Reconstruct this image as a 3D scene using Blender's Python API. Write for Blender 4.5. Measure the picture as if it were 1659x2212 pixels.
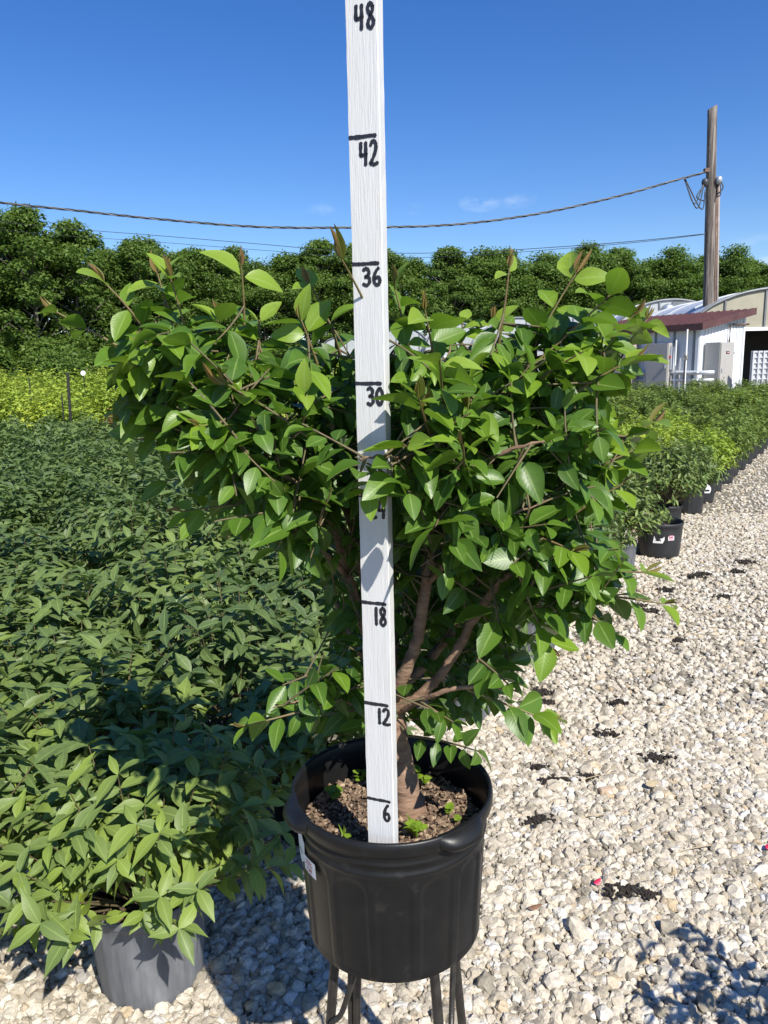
import bpy, bmesh, math, random
import numpy as np
from mathutils import Vector, Matrix

for o in list(bpy.data.objects): bpy.data.objects.remove(o)
scene = bpy.context.scene
COL = scene.collection
rad = math.radians

# ------------------------------------------------------------------ camera
CAM_H, PITCH, ROLL, FPX = 1.56, rad(11.0), rad(1.3), 1620.0      # focal length for a 1659 x 2212 picture
fw = np.array([0, math.cos(PITCH), -math.sin(PITCH)])
up0 = np.array([0, math.sin(PITCH), math.cos(PITCH)])
rt0 = np.array([1.0, 0, 0])
cr = rt0*math.cos(ROLL) - up0*math.sin(ROLL)
cu = up0*math.cos(ROLL) + rt0*math.sin(ROLL)
CPOS = np.array([0, 0, CAM_H])
cam = bpy.data.cameras.new('camera')
cam.sensor_fit = 'HORIZONTAL'; cam.sensor_width = 36.0; cam.lens = FPX/1659*36.0
cam.clip_start = 0.02; cam.clip_end = 2000
camo = bpy.data.objects.new('camera', cam); COL.objects.link(camo)
M = Matrix(((cr[0], cu[0], -fw[0], 0), (cr[1], cu[1], -fw[1], 0), (cr[2], cu[2], -fw[2], CAM_H), (0, 0, 0, 1)))
camo.matrix_world = M
scene.camera = camo

# ------------------------------------------------------------------ sky, sun, exposure
SUN = np.array([0.357, -0.616, 0.702]); SUN /= np.linalg.norm(SUN)
world = bpy.data.worlds.new('World'); scene.world = world; world.use_nodes = True
wn = world.node_tree.nodes; wl = world.node_tree.links; wn.clear()
sky = wn.new('ShaderNodeTexSky'); sky.sky_type = 'NISHITA'; sky.sun_disc = False
sky.sun_elevation = math.asin(SUN[2]); sky.sun_rotation = math.atan2(SUN[0], SUN[1])
sky.altitude = 200; sky.air_density = 1.0; sky.dust_density = 0.25; sky.ozone_density = 3.0
bg = wn.new('ShaderNodeBackground'); bg.inputs['Strength'].default_value = 0.108
wo = wn.new('ShaderNodeOutputWorld')
SKY_HSV = wn.new('ShaderNodeHueSaturation'); SKY_HSV.inputs['Saturation'].default_value = 1.33; SKY_HSV.inputs['Hue'].default_value = .514
wl.new(sky.outputs[0], SKY_HSV.inputs['Color'])
# a few thin wisps of cloud low in the sky
tc = wn.new('ShaderNodeTexCoord')
nz = wn.new('ShaderNodeTexNoise'); nz.inputs['Scale'].default_value = 14; nz.inputs['Detail'].default_value = 7; nz.inputs['Roughness'].default_value = .6
mp = wn.new('ShaderNodeMapping'); mp.inputs['Scale'].default_value = (1, 1, 2.6)
wl.new(tc.outputs['Generated'], mp.inputs['Vector']); wl.new(mp.outputs[0], nz.inputs['Vector'])
def cray(x, y):
    d = fw + cr*(x-829.5)/FPX + cu*(1106-y)/FPX
    return d/np.linalg.norm(d)
prev = None
for (x, y, rw, amt) in ((1040, 438, .030, .9), (1640, 560, .075, 1.0), (1110, 432, .03, .45), (690, 452, .022, .5), (890, 452, .02, .35), (-250, 560, .12, .9)):
    d = cray(x, y)
    s = wn.new('ShaderNodeVectorMath'); s.operation = 'SUBTRACT'; s.inputs[1].default_value = d; wl.new(tc.outputs['Generated'], s.inputs[0])
    m = wn.new('ShaderNodeVectorMath'); m.operation = 'MULTIPLY'; m.inputs[1].default_value = (1, 1, 2.6); wl.new(s.outputs[0], m.inputs[0])
    l = wn.new('ShaderNodeVectorMath'); l.operation = 'LENGTH'; wl.new(m.outputs[0], l.inputs[0])
    r = wn.new('ShaderNodeMapRange'); r.inputs['From Min'].default_value = rw; r.inputs['From Max'].default_value = 0; r.inputs['To Max'].default_value = amt
    wl.new(l.outputs['Value'], r.inputs['Value'])
    if prev is None: prev = r.outputs[0]
    else:
        a = wn.new('ShaderNodeMath'); a.operation = 'MAXIMUM'; wl.new(prev, a.inputs[0]); wl.new(r.outputs[0], a.inputs[1]); prev = a.outputs[0]
nr = wn.new('ShaderNodeMapRange'); nr.inputs['From Min'].default_value = .42; nr.inputs['From Max'].default_value = .75; wl.new(nz.outputs['Fac'], nr.inputs['Value'])
mm = wn.new('ShaderNodeMath'); mm.operation = 'MULTIPLY'; wl.new(prev, mm.inputs[0]); wl.new(nr.outputs[0], mm.inputs[1])
mx = wn.new('ShaderNodeMix'); mx.data_type = 'RGBA'; mx.inputs['B'].default_value = (6.5, 7.2, 8.0, 1)
wl.new(mm.outputs[0], mx.inputs['Factor']); wl.new(SKY_HSV.outputs[0], mx.inputs['A'])
wl.new(mx.outputs['Result'], bg.inputs['Color']); wl.new(bg.outputs[0], wo.inputs[0])
sl = bpy.data.lights.new('sun', 'SUN'); sl.energy = 5.0; sl.angle = rad(.53); sl.color = (1.0, .955, .88)
so = bpy.data.objects.new('sun', sl); COL.objects.link(so); so.location = (6, -10, 14)
so.rotation_euler = Vector(tuple(SUN)).to_track_quat('Z', 'Y').to_euler()
scene.view_settings.view_transform = 'Standard'; scene.view_settings.look = 'None'
scene.view_settings.exposure = 0.50; scene.view_settings.gamma = 1.0; scene.view_settings.use_curve_mapping = False

# ------------------------------------------------------------------ helpers
rng = np.random.default_rng(7)
random.seed(7)
def at(x, y, Y):                      # point on the line of sight through photograph point (x, y) at distance Y ahead
    d = fw + cr*(x-829.5)/FPX + cu*(1106-y)/FPX
    return CPOS + d*(Y/d[1])
def onground(x, y, z=0.0):
    d = fw + cr*(x-829.5)/FPX + cu*(1106-y)/FPX
    return CPOS + d*((z-CAM_H)/d[2])
def px(p):
    q = np.asarray(p) - CPOS; Z = q @ fw
    return 829.5 + FPX*(q @ cr)/Z, 1106 - FPX*(q @ cu)/Z
def nrm(v):
    v = np.asarray(v, float); return v/(np.linalg.norm(v, axis=-1, keepdims=True)+1e-12)
def link(name, me, mat=None, parent=None):
    o = bpy.data.objects.new(name, me); COL.objects.link(o)
    if mat is not None and me is not None and not me.materials: me.materials.append(mat)
    if parent is not None: o.parent = parent
    return o
def empty(name, loc, rz=0.0):
    o = bpy.data.objects.new(name, None); COL.objects.link(o); o.location = loc; o.rotation_euler = (0, 0, rz); o.empty_display_size = .1
    return o
def tag(o, label=None, cat=None, group=None, kind=None):
    if label: o['label'] = label
    if cat: o['category'] = cat
    if group: o['group'] = group
    if kind: o['kind'] = kind
    return o
class MB:                              # collects faces, builds one mesh
    def __init__(s): s.v = []; s.f = []; s.n = 0
    def add(s, v, f):
        v = np.asarray(v, float); s.v.append(v); s.f += [tuple(i+s.n for i in q) for q in f]; s.n += len(v)
    def box(s, c, size, rz=0.0, R=None):
        hx, hy, hz = np.array(size)/2
        v = np.array([(x, y, z) for x in (-hx, hx) for y in (-hy, hy) for z in (-hz, hz)])
        if R is None:
            ca, sa = math.cos(rz), math.sin(rz); R = np.array([[ca, -sa, 0], [sa, ca, 0], [0, 0, 1]])
        v = v @ np.asarray(R).T + np.asarray(c)
        s.add(v, [(0, 1, 3, 2), (4, 6, 7, 5), (0, 4, 5, 1), (2, 3, 7, 6), (0, 2, 6, 4), (1, 5, 7, 3)])
    def tube(s, pts, r, n=6, cap=True):
        pts = np.asarray(pts, float); k = len(pts); r = np.broadcast_to(np.asarray(r, float), (k,))
        T = nrm(np.gradient(pts, axis=0)); ref = np.array([.31, .17, .93])
        if abs(T[0] @ ref) > .95: ref = np.array([1., 0, 0])
        A = nrm(np.cross(T, ref)); B = np.cross(T, A)
        a = np.linspace(0, 2*np.pi, n, endpoint=False)
        v = (pts[:, None] + r[:, None, None]*(np.cos(a)[None, :, None]*A[:, None] + np.sin(a)[None, :, None]*B[:, None])).reshape(-1, 3)
        f = [(i*n+j, i*n+(j+1) % n, (i+1)*n+(j+1) % n, (i+1)*n+j) for i in range(k-1) for j in range(n)]
        if cap: f += [tuple(range(n))[::-1], tuple(range((k-1)*n, k*n))]
        s.add(v, f)
    def lathe(s, prof, n=48, c=(0, 0, 0), rfun=None, wrap=True):
        prof = np.asarray(prof, float); a = np.linspace(0, 2*np.pi, n, endpoint=False); v = []
        for r, z in prof:
            rr = np.full(n, r)
            if rfun is not None: rr = rr + rfun(a, z, r)
            v.append(np.stack([rr*np.cos(a), rr*np.sin(a), np.full(n, z)], 1))
        v = np.concatenate(v) + np.asarray(c)
        k = len(prof)
        s.add(v, [(i*n+j, i*n+(j+1) % n, (i+1)*n+(j+1) % n, (i+1)*n+j) for i in range(k-1) for j in range(n)])
    def mesh(s, name, smooth=False, bevel=0):
        me = bpy.data.meshes.new(name); v = np.concatenate(s.v) if s.v else np.zeros((0, 3))
        me.from_pydata(v.tolist(), [], s.f); me.update()
        bm = bmesh.new(); bm.from_mesh(me)
        if bevel:
            bmesh.ops.bevel(bm, geom=[e for e in bm.edges], offset=bevel, segments=2, affect='EDGES', clamp_overlap=True)
        bmesh.ops.recalc_face_normals(bm, faces=bm.faces); bm.to_mesh(me); bm.free()
        if smooth: me.polygons.foreach_set('use_smooth', [True]*len(me.polygons))
        return me
    def build(s, name, mat, parent=None, smooth=False, bevel=0):
        return link(name, s.mesh(name, smooth, bevel), mat, parent)
def bez(a, b, sag=0.0, n=9, out=None):
    a = np.asarray(a, float); b = np.asarray(b, float); t = np.linspace(0, 1, n)[:, None]
    c = (a+b)/2 + (np.array([0, 0, sag]) if out is None else np.asarray(out))
    return (1-t)**2*a + 2*t*(1-t)*c + t**2*b
def spline(pts, n=6):
    pts = np.asarray(pts, float); P = np.vstack([2*pts[0]-pts[1], pts, 2*pts[-1]-pts[-2]]); o = []
    for i in range(1, len(P)-2):
        for t in np.linspace(0, 1, n, endpoint=False):
            p0, p1, p2, p3 = P[i-1:i+3]
            o.append(.5*((2*p1)+(-p0+p2)*t+(2*p0-5*p1+4*p2-p3)*t*t+(-p0+3*p1-3*p2+p3)*t**3))
    o.append(P[-2]); return np.array(o)

# ------------------------------------------------------------------ materials
MATS = {}
def nodes(name):
    m = bpy.data.materials.new(name); m.use_nodes = True; nt = m.node_tree
    return m, nt.nodes, nt.links, nt.nodes['Principled BSDF'], nt.nodes['Material Output']
def ramp(n, stops):
    r = n.new('ShaderNodeValToRGB'); e = r.color_ramp.elements
    while len(e) < len(stops): e.new(.5)
    for i, (p, c) in enumerate(stops): e[i].position = p; e[i].color = (*c, 1)
    return r
def surf(name, stops, rough=.7, scale=8, bump=.2, bscale=60, stretch=(1, 1, 1), metal=0, spec=.5, detail=5, dist=.004):
    m, n, l, p, out = nodes(name)
    t = n.new('ShaderNodeTexCoord'); mp = n.new('ShaderNodeMapping'); mp.inputs['Scale'].default_value = stretch; l.new(t.outputs['Object'], mp.inputs[0])
    a = n.new('ShaderNodeTexNoise'); a.inputs['Scale'].default_value = scale; a.inputs['Detail'].default_value = detail; a.inputs['Roughness'].default_value = .62; l.new(mp.outputs[0], a.inputs['Vector'])
    if len(stops) == 1: stops = [(.3, tuple(c*.82 for c in stops[0][1])), (.7, tuple(min(1, c*1.12) for c in stops[0][1]))]
    r = ramp(n, stops); l.new(a.outputs['Fac'], r.inputs[0]); l.new(r.outputs[0], p.inputs['Base Color'])
    p.inputs['Roughness'].default_value = rough; p.inputs['Metallic'].default_value = metal; p.inputs['Specular IOR Level'].default_value = spec
    if bump:
        b = n.new('ShaderNodeTexNoise'); b.inputs['Scale'].default_value = bscale; b.inputs['Detail'].default_value = 4; l.new(mp.outputs[0], b.inputs['Vector'])
        bb = n.new('ShaderNodeBump'); bb.inputs['Strength'].default_value = bump; bb.inputs['Distance'].default_value = dist; l.new(b.outputs['Fac'], bb.inputs['Height']); l.new(bb.outputs[0], p.inputs['Normal'])
    MATS[name] = m; return m
def leafmat(name, stops, tcol, trans=.3, rough=.42, spec=.45, vein=.45, veins=True):
    m, n, l, p, out = nodes(name)
    g = n.new('ShaderNodeAttribute'); g.attribute_name = 'tint'; g.attribute_type = 'GEOMETRY'
    o = n.new('ShaderNodeAttribute'); o.attribute_name = 'tint'; o.attribute_type = 'OBJECT'
    s = n.new('ShaderNodeMath'); s.operation = 'ADD'; l.new(g.outputs['Fac'], s.inputs[0]); l.new(o.outputs['Fac'], s.inputs[1])
    r = ramp(n, stops); l.new(s.outputs[0], r.inputs[0]); colr = r.outputs[0]
    if veins:
        uv = n.new('ShaderNodeUVMap'); sx = n.new('ShaderNodeSeparateXYZ'); l.new(uv.outputs[0], sx.inputs[0])
        a = n.new('ShaderNodeMath'); a.operation = 'SUBTRACT'; a.inputs[1].default_value = .5; l.new(sx.outputs['Y'], a.inputs[0])
        b = n.new('ShaderNodeMath'); b.operation = 'ABSOLUTE'; l.new(a.outputs[0], b.inputs[0])
        mr = n.new('ShaderNodeMapRange'); mr.inputs['From Min'].default_value = .025; mr.inputs['From Max'].default_value = .05; mr.inputs['To Min'].default_value = vein; mr.inputs['To Max'].default_value = 0; l.new(b.outputs[0], mr.inputs['Value'])
        # side veins: stripes slanting away from the midrib
        k = n.new('ShaderNodeMath'); k.operation = 'MULTIPLY_ADD'; k.inputs[1].default_value = -.55; l.new(b.outputs[0], k.inputs[0]); l.new(sx.outputs['X'], k.inputs[2])
        w = n.new('ShaderNodeMath'); w.operation = 'MULTIPLY'; w.inputs[1].default_value = 62; l.new(k.outputs[0], w.inputs[0])
        sn = n.new('ShaderNodeMath'); sn.operation = 'SINE'; l.new(w.outputs[0], sn.inputs[0])
        mxv = n.new('ShaderNodeMix'); mxv.data_type = 'RGBA'; l.new(mr.outputs[0], mxv.inputs['Factor']); l.new(colr, mxv.inputs['A']); mxv.inputs['B'].default_value = (.30, .42, .12, 1)
        colr = mxv.outputs['Result']
        bu = n.new('ShaderNodeBump'); bu.inputs['Strength'].default_value = .05; bu.inputs['Distance'].default_value = .0008; l.new(sn.outputs[0], bu.inputs['Height']); l.new(bu.outputs[0], p.inputs['Normal'])
    nz = n.new('ShaderNodeTexNoise'); nz.inputs['Scale'].default_value = 55; nz.inputs['Detail'].default_value = 3
    hs = n.new('ShaderNodeHueSaturation'); mr2 = n.new('ShaderNodeMapRange'); mr2.inputs['To Min'].default_value = .72; mr2.inputs['To Max'].default_value = 1.28
    l.new(nz.outputs['Fac'], mr2.inputs['Value']); l.new(mr2.outputs[0], hs.inputs['Value']); l.new(colr, hs.inputs['Color'])
    l.new(hs.outputs[0], p.inputs['Base Color']); p.inputs['Roughness'].default_value = rough; p.inputs['Specular IOR Level'].default_value = spec
    tr = n.new('ShaderNodeBsdfTranslucent'); tm = n.new('ShaderNodeMix'); tm.data_type = 'RGBA'; tm.inputs['Factor'].default_value = .6
    l.new(hs.outputs[0], tm.inputs['A']); tm.inputs['B'].default_value = (*tcol, 1); l.new(tm.outputs['Result'], tr.inputs['Color'])
    ms = n.new('ShaderNodeMixShader'); ms.inputs[0].default_value = trans; l.new(p.outputs[0], ms.inputs[1]); l.new(tr.outputs[0], ms.inputs[2]); l.new(ms.outputs[0], out.inputs[0])
    MATS[name] = m; return m

leafmat('leaf_shrub', [(0, (.052, .115, .017)), (.25, (.095, .185, .019)), (.5, (.19, .30, .022)), (.75, (.23, .33, .04)), (.9, (.22, .17, .05)), (1, (.25, .13, .06))], (.22, .42, .03), .30, .40, .45, .45)
leafmat('leaf_dark', [(0, (.078, .122, .042)), (.4, (.145, .205, .056)), (.75, (.25, .335, .045)), (1, (.35, .42, .045))], (.20, .36, .05), .25, .5, .4, .5)
leafmat('leaf_yellow', [(0, (.25, .36, .045)), (.5, (.40, .48, .06)), (1, (.54, .54, .11))], (.4, .45, .04), .3, .5, .4, 0, False)
leafmat('leaf_olive', [(0, (.11, .18, .035)), (.5, (.19, .26, .05)), (1, (.27, .31, .08))], (.3, .36, .05), .28, .5, .4, 0, False)
leafmat('leaf_red', [(0, (.16, .07, .04)), (.5, (.24, .12, .04)), (1, (.3, .2, .05))], (.4, .15, .04), .25, .5, .4, 0, False)
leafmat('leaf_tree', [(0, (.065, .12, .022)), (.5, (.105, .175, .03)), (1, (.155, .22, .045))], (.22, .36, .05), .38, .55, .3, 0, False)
surf('bark', [(.25, (.10, .06, .038)), (.5, (.22, .135, .085)), (.75, (.33, .22, .145))], .85, 45, .7, 120, (.5, .5, 1.6))
surf('twig', [(.3, (.09, .07, .035)), (.7, (.15, .12, .055))], .7, 40, .2, 200)
surf('twig_young', [(.3, (.15, .085, .04)), (.7, (.17, .16, .05))], .6, 40, 0)
surf('white_paint', [(.2, (.50, .49, .465)), (.42, (.60, .595, .575)), (.8, (.66, .66, .645))], .55, 30, .55, 140, (4, 4, .25), dist=.0012)
surf('marker', [(.3, (.012, .012, .016)), (.8, (.03, .03, .038))], .4, 200, .1, 300)
surf('pot_black', [(.3, (.007, .007, .0075)), (.62, (.011, .011, .011)), (.78, (.034, .031, .027))], .40, 26, .12, 220, spec=.36, dist=.001)
surf('pot_grey', [(.25, (.075, .08, .09)), (.5, (.12, .125, .135)), (.75, (.20, .205, .21))], .6, 22, .2, 120, (1, 1, .22), dist=.001)
surf('pot_edge', [(.3, (.018, .019, .021)), (.7, (.035, .036, .038))], .45, 14, .1, 120)
surf('soil', [(.3, (.035, .022, .014)), (.55, (.10, .065, .042)), (.8, (.20, .14, .09))], .95, 90, .8, 180, dist=.006)
surf('mulch', [(.32, (.06, .035, .025)), (.5, (.19, .125, .08)), (.68, (.50, .39, .26))], .9, 130, .3, 200)
surf('black_metal', [(.3, (.03, .028, .026)), (.7, (.075, .068, .06))], .42, 40, .25, 250, metal=.5)
surf('tag_white', [(.3, (.74, .74, .72)), (.7, (.8, .8, .78))], .5, 30, 0)
surf('ink_red', [(.3, (.55, .03, .04)), (.7, (.62, .05, .06))], .6, 30, 0)
surf('ink_pink', [(.3, (.8, .30, .36)), (.7, (.82, .36, .42))], .6, 30, 0)
surf('shed_white', [(.25, (.62, .64, .66)), (.75, (.74, .75, .76))], .45, 2.2, .06, 20, (1, 1, .3))
surf('rib_shade', [(.3, (.16, .18, .20)), (.7, (.24, .26, .28))], .6, 3, 0)
surf('roof_red', [(.3, (.075, .03, .028)), (.7, (.115, .05, .046))], .5, 3, .1, 20)
surf('cabinet_grey', [(.3, (.36, .345, .32)), (.7, (.42, .40, .37))], .5, 2, .04, 30)
surf('cabinet_pink', [(.3, (.38, .32, .29)), (.7, (.44, .37, .33))], .5, 2, .04, 30)
surf('conduit', [(.3, (.52, .54, .56)), (.7, (.62, .64, .66))], .4, 5, 0, metal=.2)
surf('galv', [(.3, (.42, .45, .48)), (.7, (.58, .6, .62))], .35, 5, .1, 30, metal=.6)
surf('pole_wood', [(.34, (.045, .036, .03)), (.5, (.16, .135, .115)), (.64, (.32, .28, .245))], .9, 4, .8, 14, (3, 3, .10), dist=.05)
surf('pipe_rust', [(.3, (.10, .05, .03)), (.7, (.22, .16, .12))], .7, 4, 0)
surf('pipe_tan', [(.3, (.22, .17, .14)), (.7, (.36, .31, .28))], .6, 3, 0)
surf('cable', [(.3, (.03, .033, .038)), (.7, (.06, .065, .07))], .45, 5, 0)
surf('cable_bare', [(.3, (.34, .36, .38)), (.7, (.46, .48, .5))], .4, 5, 0, metal=.6)
surf('cable_grey', [(.3, (.10, .11, .12)), (.7, (.16, .17, .18))], .5, 5, 0)
surf('dark_void', [(.3, (.012, .012, .013)), (.7, (.028, .026, .025))], .9, 1.2, 0)  # near-black colour painted for the shade in openings
surf('frame_dark', [(.3, (.14, .15, .16)), (.7, (.20, .21, .22))], .5, 3, 0, metal=.4)
surf('poly_tan', [(.3, (.30, .28, .20)), (.7, (.40, .37, .28))], .4, .8, .1, 6)
surf('poly_grey', [(.3, (.34, .36, .36)), (.7, (.46, .48, .48))], .35, .8, .1, 6)
surf('poly_white', [(.3, (.40, .42, .44)), (.7, (.54, .56, .58))], .3, .8, .15, 4)
surf('tray', [(.3, (.46, .47, .48)), (.7, (.56, .57, .58))], .5, 3, 0)
surf('red_petal', [(.3, (.5, .01, .05)), (.7, (.62, .03, .10))], .5, 60, 0)
surf('dry_leaf', [(.3, (.13, .065, .04)), (.7, (.22, .12, .07))], .7, 60, .2, 100)
surf('brick_chip', [(.3, (.42, .31, .22)), (.7, (.52, .40, .29))], .9, 60, .3, 200)
surf('clump_dark', [(.3, (.010, .008, .007)), (.7, (.045, .034, .025))], .9, 60, .3, 200)
surf('straw', [(.3, (.36, .28, .16)), (.7, (.48, .39, .24))], .8, 60, 0)
surf('tree_bark', [(.3, (.07, .06, .048)), (.7, (.17, .15, .125))], .9, 3, .4, 12, (2, 2, .3))

def stone_mat():
    m, n, l, p, out = nodes('limestone')
    oi = n.new('ShaderNodeObjectInfo')
    r = ramp(n, [(0, (.28, .245, .185)), (.25, (.45, .395, .305)), (.5, (.54, .48, .375)), (.72, (.60, .545, .44)), (.88, (.58, .56, .51)), (.96, (.50, .39, .24)), (1, (.32, .30, .27))])
    l.new(oi.outputs['Random'], r.inputs[0])
    t = n.new('ShaderNodeTexCoord')
    a = n.new('ShaderNodeTexNoise'); a.inputs['Scale'].default_value = 2.4; a.inputs['Detail'].default_value = 6; l.new(t.outputs['Object'], a.inputs['Vector'])
    mr = n.new('ShaderNodeMapRange'); mr.inputs['From Min'].default_value = .25; mr.inputs['From Max'].default_value = .75; mr.inputs['To Min'].default_value = .72; mr.inputs['To Max'].default_value = 1.15; l.new(a.outputs['Fac'], mr.inputs['Value'])
    h = n.new('ShaderNodeHueSaturation'); l.new(r.outputs[0], h.inputs['Color']); l.new(mr.outputs[0], h.inputs['Value']); l.new(h.outputs[0], p.inputs['Base Color'])
    p.inputs['Roughness'].default_value = .9; p.inputs['Specular IOR Level'].default_value = .25
    b = n.new('ShaderNodeTexNoise'); b.inputs['Scale'].default_value = 5; b.inputs['Detail'].default_value = 6; l.new(t.outputs['Object'], b.inputs['Vector'])
    bb = n.new('ShaderNodeBump'); bb.inputs['Strength'].default_value = .5; bb.inputs['Distance'].default_value = .004; l.new(b.outputs['Fac'], bb.inputs['Height']); l.new(bb.outputs[0], p.inputs['Normal'])
    MATS['limestone'] = m
stone_mat()
def ground_mat():
    m, n, l, p, out = nodes('ground_gravel')
    t = n.new('ShaderNodeTexCoord')
    v = n.new('ShaderNodeTexVoronoi'); v.inputs['Scale'].default_value = 38; l.new(t.outputs['Object'], v.inputs['Vector'])
    r = ramp(n, [(0, (.12, .105, .08)), (.5, (.21, .19, .15)), (1, (.32, .29, .24))]); l.new(v.outputs['Color'], r.inputs[0])
    g = n.new('ShaderNodeTexNoise'); g.inputs['Scale'].default_value = .35; g.inputs['Detail'].default_value = 6; l.new(t.outputs['Object'], g.inputs['Vector'])
    gr = ramp(n, [(.3, (.045, .085, .02)), (.7, (.10, .14, .035))]); l.new(g.outputs['Fac'], gr.inputs[0])
    sx = n.new('ShaderNodeSeparateXYZ'); l.new(t.outputs['Object'], sx.inputs[0])
    mr = n.new('ShaderNodeMapRange'); mr.inputs['From Min'].default_value = 50; mr.inputs['From Max'].default_value = 58; l.new(sx.outputs['Y'], mr.inputs['Value'])
    mx = n.new('ShaderNodeMix'); mx.data_type = 'RGBA'; l.new(mr.outputs[0], mx.inputs['Factor']); l.new(r.outputs[0], mx.inputs['A']); l.new(gr.outputs[0], mx.inputs['B'])
    l.new(mx.outputs['Result'], p.inputs['Base Color']); p.inputs['Roughness'].default_value = .95; p.inputs['Specular IOR Level'].default_value = .2
    b = n.new('ShaderNodeBump'); b.inputs['Strength'].default_value = .9; b.inputs['Distance'].default_value = .015; b.invert = True
    l.new(v.outputs['Distance'], b.inputs['Height']); l.new(b.outputs[0], p.inputs['Normal'])
    MATS['ground_gravel'] = m
ground_mat()

# ------------------------------------------------------------------ ground and gravel
g = MB(); S = 420
g.add([(-S, -60, 0), (S, -60, 0), (S, S, 0), (-S, S, 0)], [(0, 1, 2, 3)])
tag(g.build('ground', MATS['ground_gravel']), kind='structure')

BL0 = np.array([-.49, 1.58]); BU = nrm(np.array([.536, .844])); BV = np.array([-BU[1], BU[0]])   # bed edge: point, direction along, direction into the bed
def bed(s, v): p = BL0 + BU*s + BV*v; return np.array([p[0], p[1], 0.0])

def make_gravel():
    P = []
    def scatter(n, y0, y1, smin, smax, power, cond, zoff=.0):
        yy = y0 + (y1-y0)*rng.random(n*2)
        lim = .62*yy + .35
        xx = (rng.random(n*2)*2-1)*lim.max()
        k = (np.abs(xx) < lim)
        xx, yy = xx[k], yy[k]
        d = (xx-BL0[0])*BV[0] + (yy-BL0[1])*BV[1]
        k = cond(xx, yy, d); xx, yy = xx[k], yy[k]
        s = smin + (smax-smin)*rng.random(len(xx))**power
        P.append(np.stack([xx, yy, s*.22+zoff, s], 1))
    open_ = lambda x, y, d: d < np.where(y < 2.6, 1.5, .5)
    scatter(40000, .9, 3.2, .005, .0115, 1.5, open_)
    scatter(17000, .9, 3.2, .010, .0205, 2.0, open_, .002)
    scatter(900, .9, 3.4, .019, .031, 1.6, open_)
    scatter(40000, 3.2, 7.5, .010, .019, 1.8, open_)
    scatter(1500, 3.2, 8, .017, .026, 1.5, open_)
    scatter(26000, 7.5, 15, .011, .02, 1.6, lambda x, y, d: d < .4)
    scatter(3500, 1.2, 6, .008, .016, 1.6, lambda x, y, d: (d >= .5) & (d < 2.2))
    P_ = np.concatenate(P); N = len(P_)
    me = bpy.data.meshes.new('gravel'); me.vertices.add(N); me.vertices.foreach_set('co', P_[:, :3].astype(np.float32).ravel())
    a = me.attributes.new('sc', 'FLOAT_VECTOR', 'POINT'); sc = P_[:, 3:4]*(np.array([1, 1, .78]) + (rng.random((N, 3))-.5)*np.array([.7, .5, .4])); a.data.foreach_set('vector', sc.astype(np.float32).ravel())
    a = me.attributes.new('rot', 'FLOAT_VECTOR', 'POINT'); rr = (rng.random((N, 3))-.5)*np.array([1.2, 1.2, 6.283]); a.data.foreach_set('vector', rr.astype(np.float32).ravel())
    a = me.attributes.new('vi', 'INT', 'POINT'); a.data.foreach_set('value', rng.integers(0, 10, N).astype(np.int32))
    me.update()
    o = link('gravel', me, MATS['limestone'])
    nt = bpy.data.node_groups.new('gravel_stones', 'GeometryNodeTree')
    nt.interface.new_socket('Geometry', in_out='INPUT', socket_type='NodeSocketGeometry'); nt.interface.new_socket('Geometry', in_out='OUTPUT', socket_type='NodeSocketGeometry')
    n = nt.nodes; l = nt.links
    gi = n.new('NodeGroupInput'); go = n.new('NodeGroupOutput'); jn = n.new('GeometryNodeJoinGeometry')
    for k in range(10):
        ic = n.new('GeometryNodeMeshIcoSphere'); ic.inputs['Radius'].default_value = 1.0; ic.inputs['Subdivisions'].default_value = 2
        pos = n.new('GeometryNodeInputPosition')
        ad = n.new('ShaderNodeVectorMath'); ad.operation = 'ADD'; ad.inputs[1].default_value = (k*13.7, k*3.1, k*7.9); l.new(pos.outputs[0], ad.inputs[0])
        vo = n.new('ShaderNodeTexVoronoi'); vo.inputs['Scale'].default_value = .95; l.new(ad.outputs[0], vo.inputs['Vector'])
        no = n.new('ShaderNodeTexNoise'); no.inputs['Scale'].default_value = 1.5; no.inputs['Detail'].default_value = 2; l.new(ad.outputs[0], no.inputs['Vector'])
        m1 = n.new('ShaderNodeMath'); m1.operation = 'MULTIPLY_ADD'; m1.inputs[1].default_value = -.55; m1.inputs[2].default_value = .75; l.new(vo.outputs['Distance'], m1.inputs[0])
        m2 = n.new('ShaderNodeMath'); m2.operation = 'MULTIPLY_ADD'; m2.inputs[1].default_value = 1.0; l.new(no.outputs[0], m2.inputs[0]); l.new(m1.outputs[0], m2.inputs[2])
        ml = n.new('ShaderNodeVectorMath'); ml.operation = 'SCALE'; l.new(pos.outputs[0], ml.inputs[0]); l.new(m2.outputs[0], ml.inputs['Scale'])
        sp = n.new('GeometryNodeSetPosition'); l.new(ic.outputs['Mesh'], sp.inputs['Geometry']); l.new(ml.outputs[0], sp.inputs['Position'])
        sm = n.new('GeometryNodeSetShadeSmooth'); sm.inputs['Shade Smooth'].default_value = False; l.new(sp.outputs[0], sm.inputs[0])
        ma = n.new('GeometryNodeSetMaterial'); ma.inputs['Material'].default_value = MATS['limestone']; l.new(sm.outputs[0], ma.inputs[0])
        ti = n.new('GeometryNodeGeometryToInstance'); l.new(ma.outputs[0], ti.inputs[0]); l.new(ti.outputs[0], jn.inputs[0])
    def attr(nm, ty):
        a = n.new('GeometryNodeInputNamedAttribute'); a.data_type = ty; a.inputs['Name'].default_value = nm; return a.outputs['Attribute']
    ip = n.new('GeometryNodeInstanceOnPoints'); ip.inputs['Pick Instance'].default_value = True
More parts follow.
